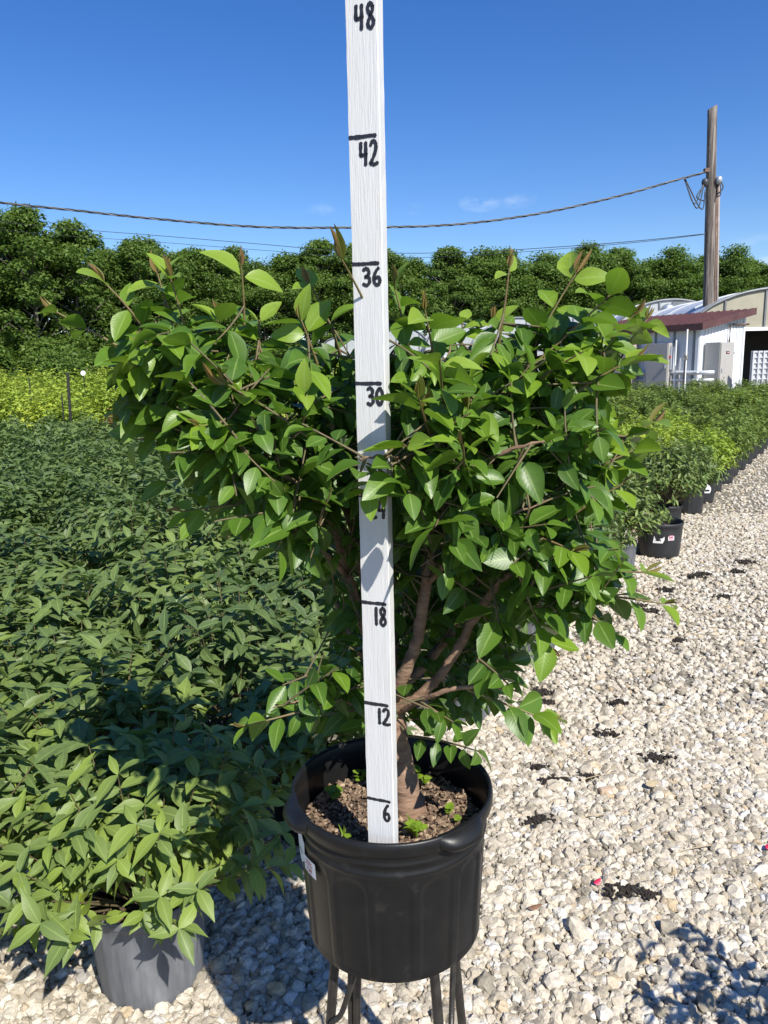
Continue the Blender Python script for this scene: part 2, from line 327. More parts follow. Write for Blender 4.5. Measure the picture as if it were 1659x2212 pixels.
    l.new(gi.outputs[0], ip.inputs['Points']); l.new(jn.outputs[0], ip.inputs['Instance']); l.new(attr('vi', 'INT'), ip.inputs['Instance Index'])
    er = n.new('FunctionNodeEulerToRotation'); l.new(attr('rot', 'FLOAT_VECTOR'), er.inputs[0]); l.new(er.outputs[0], ip.inputs['Rotation'])
    l.new(attr('sc', 'FLOAT_VECTOR'), ip.inputs['Scale']); l.new(ip.outputs[0], go.inputs[0])
    md = o.modifiers.new('stones', 'NODES'); md.node_group = nt
    tag(o, 'cream crushed limestone gravel covering the ground', 'gravel', kind='stuff')
make_gravel()

# ------------------------------------------------------------------ leaves
def leaf_template(kind='broad', fold=.16, droop=.16):
    if kind == 'broad': t = [0, .08, .2, .36, .54, .72, .88, 1]; w = [.05, .40, .80, 1, .98, .76, .38, .0]; wr = .275
    elif kind == 'lance': t = [0, .16, .4, .7, 1]; w = [.04, .6, 1, .62, 0]; wr = .21
    elif kind == 'oval': t = [0, .14, .34, .58, .82, 1]; w = [.05, .55, 1, .90, .38, 0]; wr = .215
    else: t = [0, .4, 1]; w = [.08, 1, 0]; wr = .27
    v = []; uv = []
    for i, (a, b) in enumerate(zip(t, w)):
        wob = 1+.06*math.sin(i*2.3)
        for s in (-1, 0, 1):
            v.append((a, s*b*wr*wob, fold*abs(s)*b*wr*2*.5 - droop*a*a)); uv.append((a, .5+.5*s))
    f = []
    for i in range(len(t)-1):
        for s in range(2):
            if i == len(t)-2: f.append((i*3+s, i*3+s+1, (i+1)*3+1))
            else: f.append((i*3+s, i*3+s+1, (i+1)*3+s+1, (i+1)*3+s))
    return np.array(v), f, np.array(uv)
class Leaves:
    def __init__(s): s.p = []; s.d = []; s.n = []; s.L = []; s.W = []; s.t = []; s.k = []
    def add(s, p, d, n, L, W=1.0, tint=0.0, k=1.0):
        d = nrm(d); n = np.asarray(n, float); n = nrm(n - d*(n @ d))
        s.p.append(p); s.d.append(d); s.n.append(n); s.L.append(L); s.W.append(W); s.t.append(tint); s.k.append(k)
    def mesh(s, name, tpl, idx=None):
        V, F, UV = tpl
        idx = np.arange(len(s.p)) if idx is None else np.asarray(idx)
        p, d, n = (np.array(a)[idx] for a in (s.p, s.d, s.n)); L, W, t, k = (np.array(a)[idx] for a in (s.L, s.W, s.t, s.k))
        sd = np.cross(n, d)
        co = p[:, None] + L[:, None, None]*(V[None, :, 0:1]*d[:, None] + V[None, :, 1:2]*W[:, None, None]*sd[:, None] + (V[None, :, 2:3]*k[:, None, None])*n[:, None])
        N, nv = len(idx), len(V)
        loops = np.concatenate([np.array(q) for q in F]); cnt = np.array([len(q) for q in F])
        li = (loops[None] + (np.arange(N)*nv)[:, None]).ravel(); ct = np.tile(cnt, N)
        me = bpy.data.meshes.new(name); me.vertices.add(N*nv); me.vertices.foreach_set('co', co.astype(np.float32).ravel())
        me.loops.add(len(li)); me.loops.foreach_set('vertex_index', li.astype(np.int32))
        me.polygons.add(len(ct)); st = np.concatenate([[0], np.cumsum(ct)[:-1]]); me.polygons.foreach_set('loop_start', st.astype(np.int32))
        me.polygons.foreach_set('use_smooth', np.ones(len(ct), bool))
        a = me.attributes.new('tint', 'FLOAT', 'POINT'); a.data.foreach_set('value', np.repeat(t, nv).astype(np.float32))
        u = me.uv_layers.new(name='UVMap'); u.data.foreach_set('uv', np.tile(UV[loops], (N, 1)).astype(np.float32).ravel())
        me.update(calc_edges=True); me.validate()
        return me
    def matrix(s, i):
        d, n = s.d[i], s.n[i]; sd = np.cross(n, d); L = s.L[i]; W = s.W[i]; p = s.p[i]
        return Matrix(((d[0]*L, sd[0]*L*W, n[0]*L, p[0]), (d[1]*L, sd[1]*L*W, n[1]*L, p[1]), (d[2]*L, sd[2]*L*W, n[2]*L, p[2]), (0, 0, 0, 1)))
def single_leaf_mesh(name, tpl, mat):
    s = Leaves(); s.add((0, 0, 0), (1, 0, 0), (0, 0, 1), 1.0); me = s.mesh(name, tpl); me.materials.append(mat); return me
def rv(s=1.0): return (rng.random(3)*2-1)*s
TPL_BROAD = [leaf_template('broad', f, d) for f, d in ((.35, .10), (.55, .22), (.25, .30), (.7, .05), (.45, -.06), (.3, .42))]
TPL_LANCE = leaf_template('lance', .5, .22); TPL_OVAL = leaf_template('oval', .45, .25)
TPL_TINY = leaf_template('tiny', .4, .12)

# ------------------------------------------------------------------ the potted shrub on the stand
POTC = np.array([.002, 1.153, 0]); RIM_Z, POT_Z, POT_R, POT_RB = .872, .612, .168, .149
SOIL_Z = .805
root = empty('potted_shrub', (POTC[0], POTC[1], POT_Z))
tag(root, 'large leafy green shrub in a black ribbed pot raised on a metal stand', 'potted shrub')
RO = np.array([POTC[0], POTC[1], POT_Z])        # children are built relative to this origin
def pot_mesh():
    h = RIM_Z-POT_Z; m = MB()
    prof = [(POT_RB-.03, .0), (POT_RB-.008, .0), (POT_RB-.001, .006), (POT_RB, .014)]
    N = 34
    for i in range(1, N+1):
        t = i/N; prof.append((POT_RB + (.158-POT_RB)*t, .014 + (h-.066-.014)*t))
    prof += [(.1595, h-.064), (.1595, h-.058), (.1575, h-.056), (.1582, h-.046), (.1605, h-.044), (.1605, h-.040), (.159, h-.038), (.1615, h-.026), (.1665, h-.024), (.169, h-.021), (.1695, h-.010), (.1685, h-.003), (.166, h), (.163, h-.001), (.1605, h-.006), (.1575, h-.03), (.154, h-.07), (.148, .04)]
    def rf(a, z, r):
        if not (.012 < z < h-.06): return np.zeros_like(a)
        n = 14; ph = ((a*n/(2*np.pi)) % 1.0 - .5)*2          # -1..1 in a panel
        zt = (z-.012)/(h-.072)
        top = .93 - .14*(1-np.sqrt(np.clip(1-(np.abs(ph)/.86)**2, 0, 1)))
        e = np.clip((.86-np.abs(ph))/.10, 0, 1)*np.clip((top-zt)/.03, 0, 1)
        ridge = np.exp(-((np.abs(ph)-.84)/.05)**2)*np.clip((top+.06-zt)/.03, 0, 1)*.0026
        return -.0026*(e*e*(3-2*e)) + ridge
    m.lathe(prof, 280, rfun=rf)
    # drain notches at the foot are dark gaps: leave the base ring closed
    m.lathe([(.001, .004), (POT_RB-.03, .0)], 280)
    return m
pot = pot_mesh().build('pot', MATS['pot_black'], root, smooth=True)
pot['label'] = 'black plastic pot with arched ribs and two rim grips'
for az in (-50, -157):                                       # moulded grips bulging from the rim
    m = MB(); a0 = rad(az); n = 25; ss = np.linspace(-1, 1, n)
    rows = []
    for s in ss:
        a = a0 + s*.27; e = max(0, 1-abs(s)**3.2); b = .0155*e
        c = np.array([math.cos(a), math.sin(a)])
        sec = [(.160, .238), (.1685+b*.75, .2385), (.170+b, .2455), (.1695+b*.92, .253), (.166+b*.3, .2585), (.160, .259)]
        rows.append([(c[0]*r, c[1]*r, z - .006*e*(1 if i in (1, 2, 3) else 0)) for i, (r, z) in enumerate(sec)])
    v = np.array(rows).reshape(-1, 3); k = 6
    m.add(v, [(i*k+j, i*k+j+1, (i+1)*k+j+1, (i+1)*k+j) for i in range(n-1) for j in range(k-1)])
    m.build('grip', MATS['pot_black'], pot, smooth=True)
for az, zz in ((60, .010), (150, .010)):          # drain holes at the foot
    m = MB(); a = rad(az); c = np.array([math.cos(a), math.sin(a), 0]); tg = np.array([-c[1], c[0], 0])
    pts = [c*(POT_RB-.0012) + tg*(.012*math.cos(q)) + np.array([0, 0, zz+.0075*max(-.6, math.sin(q))]) for q in np.linspace(0, 2*math.pi, 12, endpoint=False)]
    ins = [p - c*.004 for p in pts]
    m.add(np.array(pts+ins), [tuple(range(12))] + [(i, (i+1) % 12, 12+(i+1) % 12, 12+i) for i in range(12)])
    m.build('drain_hole', MATS['dark_void'], pot)

def text_mesh(body, size):
    cu_ = bpy.data.curves.new('t', 'FONT'); cu_.body = body; cu_.size = size; cu_.align_x = 'CENTER'; cu_.resolution_u = 2
    o = bpy.data.objects.new('t', cu_); COL.objects.link(o); bpy.context.view_layer.update()
    me = o.evaluated_get(bpy.context.evaluated_depsgraph_get()).to_mesh()
    v = np.array([q.co[:] for q in me.vertices]); f = [tuple(p.vertices) for p in me.polygons]
    bpy.data.objects.remove(o); bpy.data.curves.remove(cu_)
    return v, f
def on_pot(az0, z0, u, v, off, tilt=0.0):          # a point of a sticker wrapped on the pot wall
    ca, sa = math.cos(tilt), math.sin(tilt); u, v = u*ca - v*sa, u*sa + v*ca
    z = z0+v; r = POT_RB + (.158-POT_RB)*(z-.014)/(RIM_Z-POT_Z-.08) + off
    a = rad(az0) + u/r
    return (r*math.cos(a), r*math.sin(a), z)
def sticker(name, az, z, w, h, off, tilt, texts, outline=None, label=None):
    m = MB(); nx, ny = 10, 6; v = []
    for j in range(ny+1):
        for i in range(nx+1):
            v.append(on_pot(az, z, (i/nx-.5)*w, (j/ny-.5)*h*(1 if outline is None else outline(i/nx)), off, tilt))
    m.add(v, [(j*(nx+1)+i, j*(nx+1)+i+1, (j+1)*(nx+1)+i+1, (j+1)*(nx+1)+i) for j in range(ny) for i in range(nx)])
    o = m.build(name, MATS['tag_white'], root, smooth=True)
    if label: o['label'] = label
    for body, size, dx, dy, mat in texts:
        tv, tf = text_mesh(body, size); t = MB()
        t.add([on_pot(az, z, q[0]+dx, q[1]+dy, off+.0006, tilt) for q in tv], tf); t.build('print', mat, o)
sticker('price_sticker', -147, .168, .038, .028, .0030, 0, [('70%', .0125, 0, .001, MATS['ink_red']), ('Off', .0125, 0, -.0105, MATS['ink_red'])], label='white sticker printed 70% Off in red')
sticker('plant_tag', -160, .186, .040, .070, .0022, rad(-8), [('sale', .013, .002, -.012, MATS['marker'])], outline=lambda t: .55+.45*math.sin(math.pi*min(1, t*1.1)), label='white leaf shaped tag')

# soil and mulch
m = MB(); n = 40; prof = [(r, SOIL_Z-POT_Z+.012*math.cos(r/.15*1.4)-.004) for r in np.linspace(.153, .002, 14)]
m.lathe(prof, n, rfun=lambda a, z, r: np.zeros_like(a))
v = m.v[0]; v[:, 2] += (rng.random(len(v))-.5)*.006
m.build('soil', MATS['soil'], root, smooth=True)
m = MB()
for i in range(1500):
    r = .148*math.sqrt(rng.random()); a = rng.random()*6.283; L = .004+.013*rng.random()**2.2; w = L*(.22+.35*rng.random())
    R = Matrix.Rotation(rng.random()*6.28, 3, 'Z') @ Matrix.Rotation((rng.random()-.5)*1.1, 3, 'X') @ Matrix.Rotation((rng.random()-.5)*.9, 3, 'Y')
    m.box((r*math.cos(a), r*math.sin(a), SOIL_Z-POT_Z+.012*math.cos(r/.15*1.4)-.001+.003*rng.random()), (L, w, .0025), R=np.array(R))
tag(m.build('mulch_chips', MATS['mulch'], root), kind='stuff')

# trunk and limbs
def PT(*a): return [at(*q[:3]) for q in a], [q[3] for q in a]
LIMBS = {}
def limb(name, pts, part='branch', n=6, sides=9, mat='bark'):
    P_, r = PT(*pts); q = spline(P_, n); rr = np.interp(np.linspace(0, 1, len(q)), np.linspace(0, 1, len(r)), r)
    wob = (rng.random((len(q), 3))-.5)*.0035; wob[0] = 0; q = q+wob
    rr = rr*(1+.06*(rng.random(len(q))-.5)*2)
    LIMBS[name] = (q, rr); mb = MB(); mb.tube(q-RO, rr, sides)
    return mb.build(part, MATS[mat], root, smooth=True)
limb('trunk', [(893, 1800, 1.160, .043), (887, 1765, 1.160, .033), (876, 1715, 1.162, .0265), (866, 1650, 1.165, .022), (855, 1580, 1.168, .019), (846, 1510, 1.172, .0165), (843, 1470, 1.18, .013)], 'trunk', sides=14)
limb('A', [(848, 1510, 1.17, .0125), (884, 1430, 1.15, .0105), (908, 1350, 1.14, .0095), (922, 1250, 1.14, .009), (932, 1130, 1.145, .0085), (936, 1010, 1.15, .0075), (940, 920, 1.155, .006), (955, 830, 1.16, .004), (975, 745, 1.17, .001)])
limb('B', [(850, 1535, 1.168, .010), (915, 1497, 1.155, .0085), (975, 1425, 1.15, .0078), (1025, 1335, 1.14, .007), (1085, 1255, 1.12, .006), (1160, 1205, 1.1, .0045), (1260, 1190, 1.08, .0012)])
limb('C', [(843, 1480, 1.18, .011), (792, 1365, 1.20, .0095), (752, 1245, 1.205, .0085), (722, 1135, 1.2, .0075), (675, 1010, 1.19, .006), (600, 900, 1.17, .0045), (520, 800, 1.14, .0012)])
limb('D', [(842, 1475, 1.185, .010), (800, 1330, 1.23, .009), (772, 1180, 1.25, .008), (725, 1065, 1.25, .006), (610, 980, 1.24, .0045), (470, 910, 1.22, .003), (350, 870, 1.2, .001)])
limb('E', [(848, 1500, 1.175, .010), (950, 1400, 1.27, .0085), (1030, 1260, 1.31, .0075), (1100, 1100, 1.32, .006), (1175, 960, 1.29, .0045), (1240, 830, 1.25, .0012)])
limb('F', [(843, 1475, 1.18, .010), (850, 1320, 1.27, .009), (838, 1120, 1.31, .007), (800, 930, 1.32, .005), (740, 780, 1.31, .0012)])
limb('G', [(936, 1010, 1.15, .006), (1010, 930, 1.12, .005), (1090, 850, 1.1, .004), (1150, 770, 1.1, .001)])
limb('H', [(936, 1000, 1.15, .004), (890, 990, 1.06, .003), (835, 985, .985, .0022), (775, 990, .955, .001)])
limb('I', [(930, 1150, 1.145, .005), (985, 1040, 1.07, .0045), (1080, 980, 1.02, .0035), (1190, 950, 1.0, .001)])
limb('J', [(722, 1135, 1.2, .005), (660, 1060, 1.1, .004), (570, 1000, 1.04, .003), (480, 950, 1.02, .001)])
limb('K', [(852, 1545, 1.168, .005), (940, 1500, 1.10, .0042), (1050, 1480, 1.08, .003), (1130, 1500, 1.07, .001)])
limb('L', [(852, 1560, 1.168, .0045), (760, 1520, 1.13, .003), (660, 1512, 1.1, .0017), (590, 1530, 1.08, .0006)])
limb('N', [(922, 1260, 1.14, .005), (990, 1190, 1.06, .004), (1070, 1130, 1.02, .003), (1160, 1090, 1.0, .001)])
limb('O', [(752, 1245, 1.205, .005), (690, 1180, 1.1, .004), (640, 1120, 1.03, .003), (600, 1100, 1.01, .001)])
limb('Q', [(848, 1510, 1.175, .009), (770, 1390, 1.33, .007), (680, 1220, 1.39, .005), (560, 1060, 1.4, .004), (450, 900, 1.38, .001)])
limb('R', [(848, 1510, 1.175, .009), (900, 1330, 1.38, .007), (930, 1120, 1.43, .005), (960, 900, 1.43, .003), (980, 760, 1.4, .001)])
SKEL = np.concatenate([q for k_, (q, r) in LIMBS.items() if k_ != 'trunk'])
SKR = np.concatenate([r for k_, (q, r) in LIMBS.items() if k_ != 'trunk'])

LV = Leaves(); LV_pri = []; TW = []; TWY = []; BUDS = Leaves()
UP = np.array([0, 0, 1.0])
STX0, STX1 = at(793, 1833, 1.0)[0]-.03, at(860, 1200, 1.0)[0]+.03
def clear_of_stick(p, d, L):
    for s in (0, .5, 1):
        q = p + d*L*s
        if .965 < q[1] < 1.085:
            yy = px(q)[1]; c = at(786+42*yy/1833, yy, 1.02)
            if abs(q[0]-c[0]) < .034: return False
    return True
SIGHT = np.array([px(p) for k_ in ('A', 'B', 'C') for p in LIMBS[k_][0][:(38 if k_ == 'A' else 22 if k_ == 'B' else 20)]]); SIGHT_Y = np.concatenate([LIMBS[k_][0][:(38 if k_ == 'A' else 22 if k_ == 'B' else 20), 1] for k_ in ('A', 'B', 'C')])
def veils(p):                            # a leaf that would hide one of the bare lower limbs
    x, y = px(p)
    if y < 930: return False
    k = (np.abs(SIGHT[:, 0]-x) < 40) & (np.abs(SIGHT[:, 1]-y) < 34) & (SIGHT_Y > p[1]+.01)
    return bool(k.any()) and rng.random() < .86
def shoot(base, tip, npair, L, t0, t1, bud=0.0, pri=0.0, r0=.0022, start=.3, droop=.25, sag=.02, young=False, ok=None):
    base = np.asarray(base); tip = np.asarray(tip); ln = np.linalg.norm(tip-base)
    out = UP*sag*ln + rv(.06*ln); q = bez(base, tip, 0, 10, out)
    (TWY if young else TW).append((q, np.linspace(r0, .0011, 10)))
    cum = np.linspace(0, 1, 10); cnt = 0
    for i in range(npair):
        t = start + (1-start)*(i+.5*rng.random())/max(1, npair-.4); t = min(t, .985)
        p = np.array([np.interp(t, cum, q[:, k]) for k in range(3)]); j = min(8, int(t*9)); T = nrm(q[j+1]-q[j])
        N0 = nrm(UP*.75 + SUN*.42 + rv(.62)); S = nrm(np.cross(T, N0))
        if i % 2: S = nrm(S*.75 + N0*.65*(1 if rng.random() < .6 else -.3))
        tint = t0 + (t1-t0)*((i+1)/npair)**1.6 + rng.normal()*.05
        for sg in (-1, 1):
            if rng.random() < .06: continue
            d = nrm(T*(.35+.45*rng.random()+.4*(t > .9)) + S*sg*(.85+.3*rng.random()) - UP*(droop*(.4+rng.random())) + rv(.16))
            l_ = L*(.72+.42*rng.random())*(1 - .25*(t > .93))
            n_ = nrm(N0 + rv(.42))
            if not clear_of_stick(p, d, l_): continue
            if ok is not None and (not ok(p + d*l_) or veils(p + d*l_*.5)): continue
            LV.add(p + d*.004, d, n_, l_, .85+.3*rng.random(), float(np.clip(tint, 0, .8)), .6+.9*rng.random()); LV_pri.append(pri + .6*p[1]); cnt += 1
    if bud > 0:
        T = nrm(q[-1]-q[-3]); T = nrm(T + UP*.5)
        for k in range(2 + int(rng.random() < .5)):
            d = nrm(T + rv(.20)); BUDS.add(q[-1], d, nrm(np.cross(d, rv())), bud*(.6+.4*rng.random()), .30, .86+.14*rng.random(), .3)
    return q
# shoots one can follow in the photograph: tip, foot, pairs of leaves, leaf length, bud length
SH = [((118, 672, 1.12), (345, 800, 1.16), 3, .066, .030), ((225, 610, 1.10), (345, 760, 1.13), 3, .066, .042), ((340, 590, 1.14), (400, 800, 1.15), 4, .062, .036),
      ((368, 600, 1.10), (425, 800, 1.13), 4, .062, .036), ((521, 575, 1.12), (527, 770, 1.15), 2, .062, .034), ((668, 612, 1.18), (745, 800, 1.22), 3, .062, .030), ((738, 560, .975), (838, 770, 1.09), 4, .066, .050),
      ((852, 620, 1.10), (885, 760, 1.13), 4, .066, .038), ((918, 670, 1.08), (945, 830, 1.13), 4, .066, .036), ((1100, 580, 1.15), (1075, 760, 1.17), 2, .052, .034), ((1065, 690, 1.2), (1060, 790, 1.2), 2, .05, .034),
      ((1245, 590, 1.15), (1150, 760, 1.16), 3, .068, .042), ((1325, 630, 1.10), (1150, 790, 1.12), 5, .072, .030), ((1370, 680, 1.12), (1270, 810, 1.15), 4, .070, .030), ((1398, 690, 1.2), (1290, 830, 1.2), 4, .068, .03),
      ((1368, 775, 1.07), (1190, 880, 1.10), 5, .070, .032), ((1405, 915, 1.12), (1240, 1000, 1.15), 4, .068, .042), ((1385, 965, 1.08), (1200, 1060, 1.1), 4, .072, .024), ((1345, 1045, 1.06), (1210, 1130, 1.08), 4, .070, .02),
      ((1395, 1235, 1.08), (1210, 1235, 1.1), 4, .066, .032), ((1435, 1305, 1.05), (1215, 1285, 1.08), 4, .066, .024), ((1190, 1400, 1.02), (1120, 1235, 1.05), 4, .072, .02), ((1185, 1556, 1.09), (1010, 1490, 1.1), 5, .062, .026),
      ((1040, 1625, 1.04), (880, 1590, 1.14), 5, .050, .0), ((525, 1568, 1.06), (740, 1510, 1.12), 5, .052, .022), ((392, 1105, 1.06), (600, 1080, 1.09), 5, .066, .026), ((345, 1040, 1.22), (560, 1010, 1.22), 4, .06, .0),
      ((262, 905, 1.14), (430, 890, 1.18), 4, .066, .026), ((290, 950, 1.2), (450, 930, 1.2), 4, .066, .0), ((285, 875, 1.2), (430, 860, 1.2), 3, .06, .03), ((490, 830, 1.0), (560, 880, 1.05), 4, .066, .05), ((598, 1190, 1.0), (640, 1080, 1.04), 3, .082, .0),
      ((922, 890, 1.01), (945, 960, 1.08), 4, .066, .045), ((1010, 880, 1.02), (1040, 960, 1.06), 4, .066, .04), ((660, 850, .99), (650, 930, 1.05), 3, .066, .0), ((430, 920, .99), (520, 930, 1.03), 4, .066, .02), ((795, 1060, .95), (835, 985, .985), 4, .054, .018), ((770, 1040, .955), (790, 988, .96), 3, .056, 0), ((850, 1030, .95), (845, 985, .98), 3, .056, 0), ((905, 860, .93), (940, 960, 1.02), 4, .066, .04), ((870, 960, .93), (930, 1000, 1.03), 4, .066, 0), ((950, 780, .93), (960, 880, 1.03), 4, .066, .0), ((880, 1060, .93), (930, 1080, 1.03), 4, .064, 0), ((1000, 960, .92), (1000, 1030, 1.0), 4, .064, .03), ((940, 1140, .95), (960, 1110, 1.05), 4, .064, 0),
      ((1320, 850, 1.12), (1180, 960, 1.15), 4, .066, .02), ((1300, 950, 1.07), (1190, 1050, 1.1), 4, .066, .0), ((1240, 1190, 1.0), (1140, 1150, 1.04), 4, .066, .04), ((1260, 760, 1.03), (1130, 850, 1.08), 4, .07, .0), ((560, 690, 1.2), (560, 800, 1.2), 3, .06, .0),
      ((470, 690, 1.12), (480, 800, 1.15), 4, .064, .03), ((650, 690, 1.1), (690, 800, 1.12), 4, .062, .026), ((790, 690, 1.12), (830, 790, 1.14), 3, .062, .0), ((1000, 690, 1.2), (990, 800, 1.2), 4, .06, .0), ((1185, 690, 1.2), (1130, 800, 1.2), 4, .07, .0),
      ((610, 1480, 1.12), (720, 1440, 1.16), 4, .06, .0), ((1080, 1360, 1.06), (1060, 1250, 1.1), 3, .066, .0), ((1330, 1370, 1.06), (1210, 1290, 1.08), 4, .06, .0), ((980, 1560, 1.08), (900, 1510, 1.12), 4, .05, .0), ((1100, 1480, 1.05), (1030, 1420, 1.1), 4, .056, .0)]
for tip, foot, npair, L, bud in SH:
    L *= .88
    f = at(*foot); j = np.argmin(((SKEL-f)**2).sum(1)); k = SKEL[j]
    if np.linalg.norm(k-f) > .012: TW.append((bez(k, f, .01, 6), np.linspace(min(.0035, SKR[j]), .0024, 6)))
    young = tip[1] < 1000 or bud > 0
    q = shoot(f, at(*tip), npair, L, .08 if young else 0, .66 if tip[1] < 860 else (.48 if young else .22), bud, -.5, .0026, .22, .22, .03, young)
    SKEL = np.vstack([SKEL, q[2:7]]); SKR = np.concatenate([SKR, np.full(5, .001)])
# the body of the crown
POLY = np.array([(240, 790), (330, 690), (450, 710), (560, 780), (700, 790), (790, 780), (900, 770), (1080, 750), (1200, 710), (1300, 680), (1350, 740), (1300, 800), (1320, 880), (1340, 960), (1310, 1050), (1340, 1180), (1370, 1270), (1280, 1350), (1190, 1370), (1110, 1420), (1070, 1540), (960, 1580), (880, 1540), (830, 1590), (660, 1590), (600, 1540), (660, 1480), (715, 1380), (690, 1250), (600, 1200), (470, 1140), (420, 1060), (350, 970), (270, 930), (250, 870)], float)
def inside(x, y):
    c = False; n = len(POLY); j = n-1
    for i in range(n):
        xi, yi = POLY[i]; xj, yj = POLY[j]
        if (yi > y) != (yj > y) and x < (xj-xi)*(y-yi)/(yj-yi)+xi: c = not c
        j = i
    return c
def okpt(p):
    x, y = px(p); cx, cy = 860, 1050
    return inside(x + (cx-x)*.04, y + (cy-y)*.04)
cnt = 0
while cnt < 780:
    x = 240+1140*rng.random(); y = 690+900*rng.random()
    if not inside(x, y): continue
    if y > 1250 and rng.random() < .35: continue
    lo = .955 if 880 < y < 1300 else 1.0
    Y = lo + (1.46-lo)*rng.random()
    if y > 1350: Y = 1.06+.3*rng.random()
    if 850 < x < 1070 and y > 1240: Y = 1.2+.25*rng.random()
    if abs(x-810) < 75:
        if y > 1090 or y < 900: Y = max(Y, 1.12)
        elif rng.random() < .6: Y = max(Y, 1.12)
    tip = at(x, y, Y)
    dd = SKEL-tip; d2 = (dd**2).sum(1) + 0.6*np.maximum(0, dd[:, 2])**2
    j = int(np.argmin(np.abs(np.sqrt(d2)-.085-.05*rng.random()))); b = SKEL[j]
    if np.linalg.norm(b-tip) > .2: continue
    top = y < 830
    shoot(b, tip, 3+int(rng.random()*3), .036+.019*rng.random(), .02, .40 if top else .12 + .12*(Y < 1.1), 0.0, 0.0, .0019, .25, .38, .02, False, okpt)
    if rng.random() < .35 and len(SKEL) < 1500: SKEL = np.vstack([SKEL, ((b+tip)/2)[None]])
    cnt += 1
# twigs, one mesh each for grown and young wood
m = MB()
for q, r in TW: m.tube(q-RO, r, 5, False)
m.build('twigs', MATS['twig'], root, smooth=True)['kind'] = 'stuff'
m = MB()
for q, r in TWY: m.tube(q-RO, r, 5, False)
m.build('young_twigs', MATS['twig_young'], root, smooth=True)['kind'] = 'stuff'
LV.p = [p-RO for p in LV.p]; BUDS.p = [p-RO for p in BUDS.p]
order = np.argsort(np.array(LV_pri)); near, rest = order[:300], order[300:]
lm = [single_leaf_mesh('leaf', t, MATS['leaf_shrub']) for t in TPL_BROAD]
for c, i in enumerate(near):
    o = link('leaf', lm[int(rng.integers(0, 6))], None, root); o.matrix_local = LV.matrix(i); o['tint'] = float(LV.t[i])
for g in range(3):
    o = link('foliage', LV.mesh('foliage', TPL_BROAD[g], rest[g::3]), MATS['leaf_shrub'], root); o['kind'] = 'stuff'
for i in range(len(BUDS.p)):
    o = link('bud', lm[3], None, root); o.matrix_local = BUDS.matrix(i); o['tint'] = float(BUDS.t[i])
print('main leaves', len(LV.p), 'buds', len(BUDS.p))

# weeds in the pot
def weed(x, y, n, s, grass=0):
    p = onground(x, y, SOIL_Z+.008) - RO; W = Leaves(); mb = MB()
    for i in range(n):
        a = rng.random()*6.283; h = s*(.5+.8*rng.random()); q = p + np.array([math.cos(a)*s*.5*rng.random(), math.sin(a)*s*.5*rng.random(), h])
        mb.tube(bez(p, q, .004, 5), .0008, 4, False)
        for k in range(3):
            b = a + k*2.09; W.add(q, (math.cos(b), math.sin(b), .1), (0, -.3, 1), s*.5, 1.75, .35+.3*rng.random(), .5)
    for i in range(grass):
        a = rng.random()*6.283; h = s*2.2*(.6+.5*rng.random()); W.add(p, (math.cos(a)*.6, math.sin(a)*.6, 1), (math.cos(a), math.sin(a), .2), h, .18, .5, -2.2)
    o = link('weed', W.mesh('weed', TPL_BROAD[0]), MATS['leaf_shrub'], root)
    mb.build('weed_stem', MATS['twig'], o)
for a in ((900, 1812, 5, .022, 4), (970, 1768, 4, .017, 0), (728, 1735, 4, .026, 0), (898, 1690, 4, .022, 0), (745, 1830, 2, .015, 3), (780, 1690, 3, .018, 3), (985, 1782, 3, .012, 0), (920, 1700, 3, .018, 0)): weed(*a)

# ------------------------------------------------------------------ measuring stick
zs = .776
def stick_pt(h):                        # centre line of the stick, h inches above the soil mark
    lo = at(828.5, 1833, 1.02); hi = at(786, 0, 1.02)
    t = (zs + h*.0254 - lo[2])/(hi[2]-lo[2]); return lo + (hi-lo)*t
ang = rad(-20); b0, b1 = stick_pt(.6), stick_pt(49.6)
ax = nrm(b1-b0); nx_ = nrm(np.array([math.cos(ang), math.sin(ang), 0])); nx_ = nrm(nx_ - ax*(nx_ @ ax)); ny_ = np.cross(ax, nx_)
SW, ST = .0415, .019
stick = empty('measuring_stick', b0)
tag(stick, 'white painted wooden measuring stick with black marker numbers stuck upright in the pot', 'measuring stick')
stick.matrix_world = Matrix(((nx_[0], ny_[0], ax[0], b0[0]), (nx_[1], ny_[1], ax[1], b0[1]), (nx_[2], ny_[2], ax[2], b0[2]), (0, 0, 0, 1)))
SLEN = np.linalg.norm(b1-b0)
m = MB(); nn = 60
for k in range(1):
    v = []; f = []
    for i in range(nn+1):
        z = SLEN*i/nn; w = .0006*(rng.random(4)-.5)
        v += [(-SW/2+w[0], -ST/2, z), (SW/2-.0012+w[1], -ST/2, z), (SW/2+w[1], -ST/2+.0012, z), (SW/2+w[2], ST/2, z), (-SW/2+w[3], ST/2, z)]
    for i in range(nn):
        for j in range(5): f.append((i*5+j, i*5+(j+1) % 5, (i+1)*5+(j+1) % 5, (i+1)*5+j))
    f += [tuple(range(5)), tuple(range(nn*5, nn*5+5))]
    m.add(v, f)
m.build('board', MATS['white_paint'], stick)
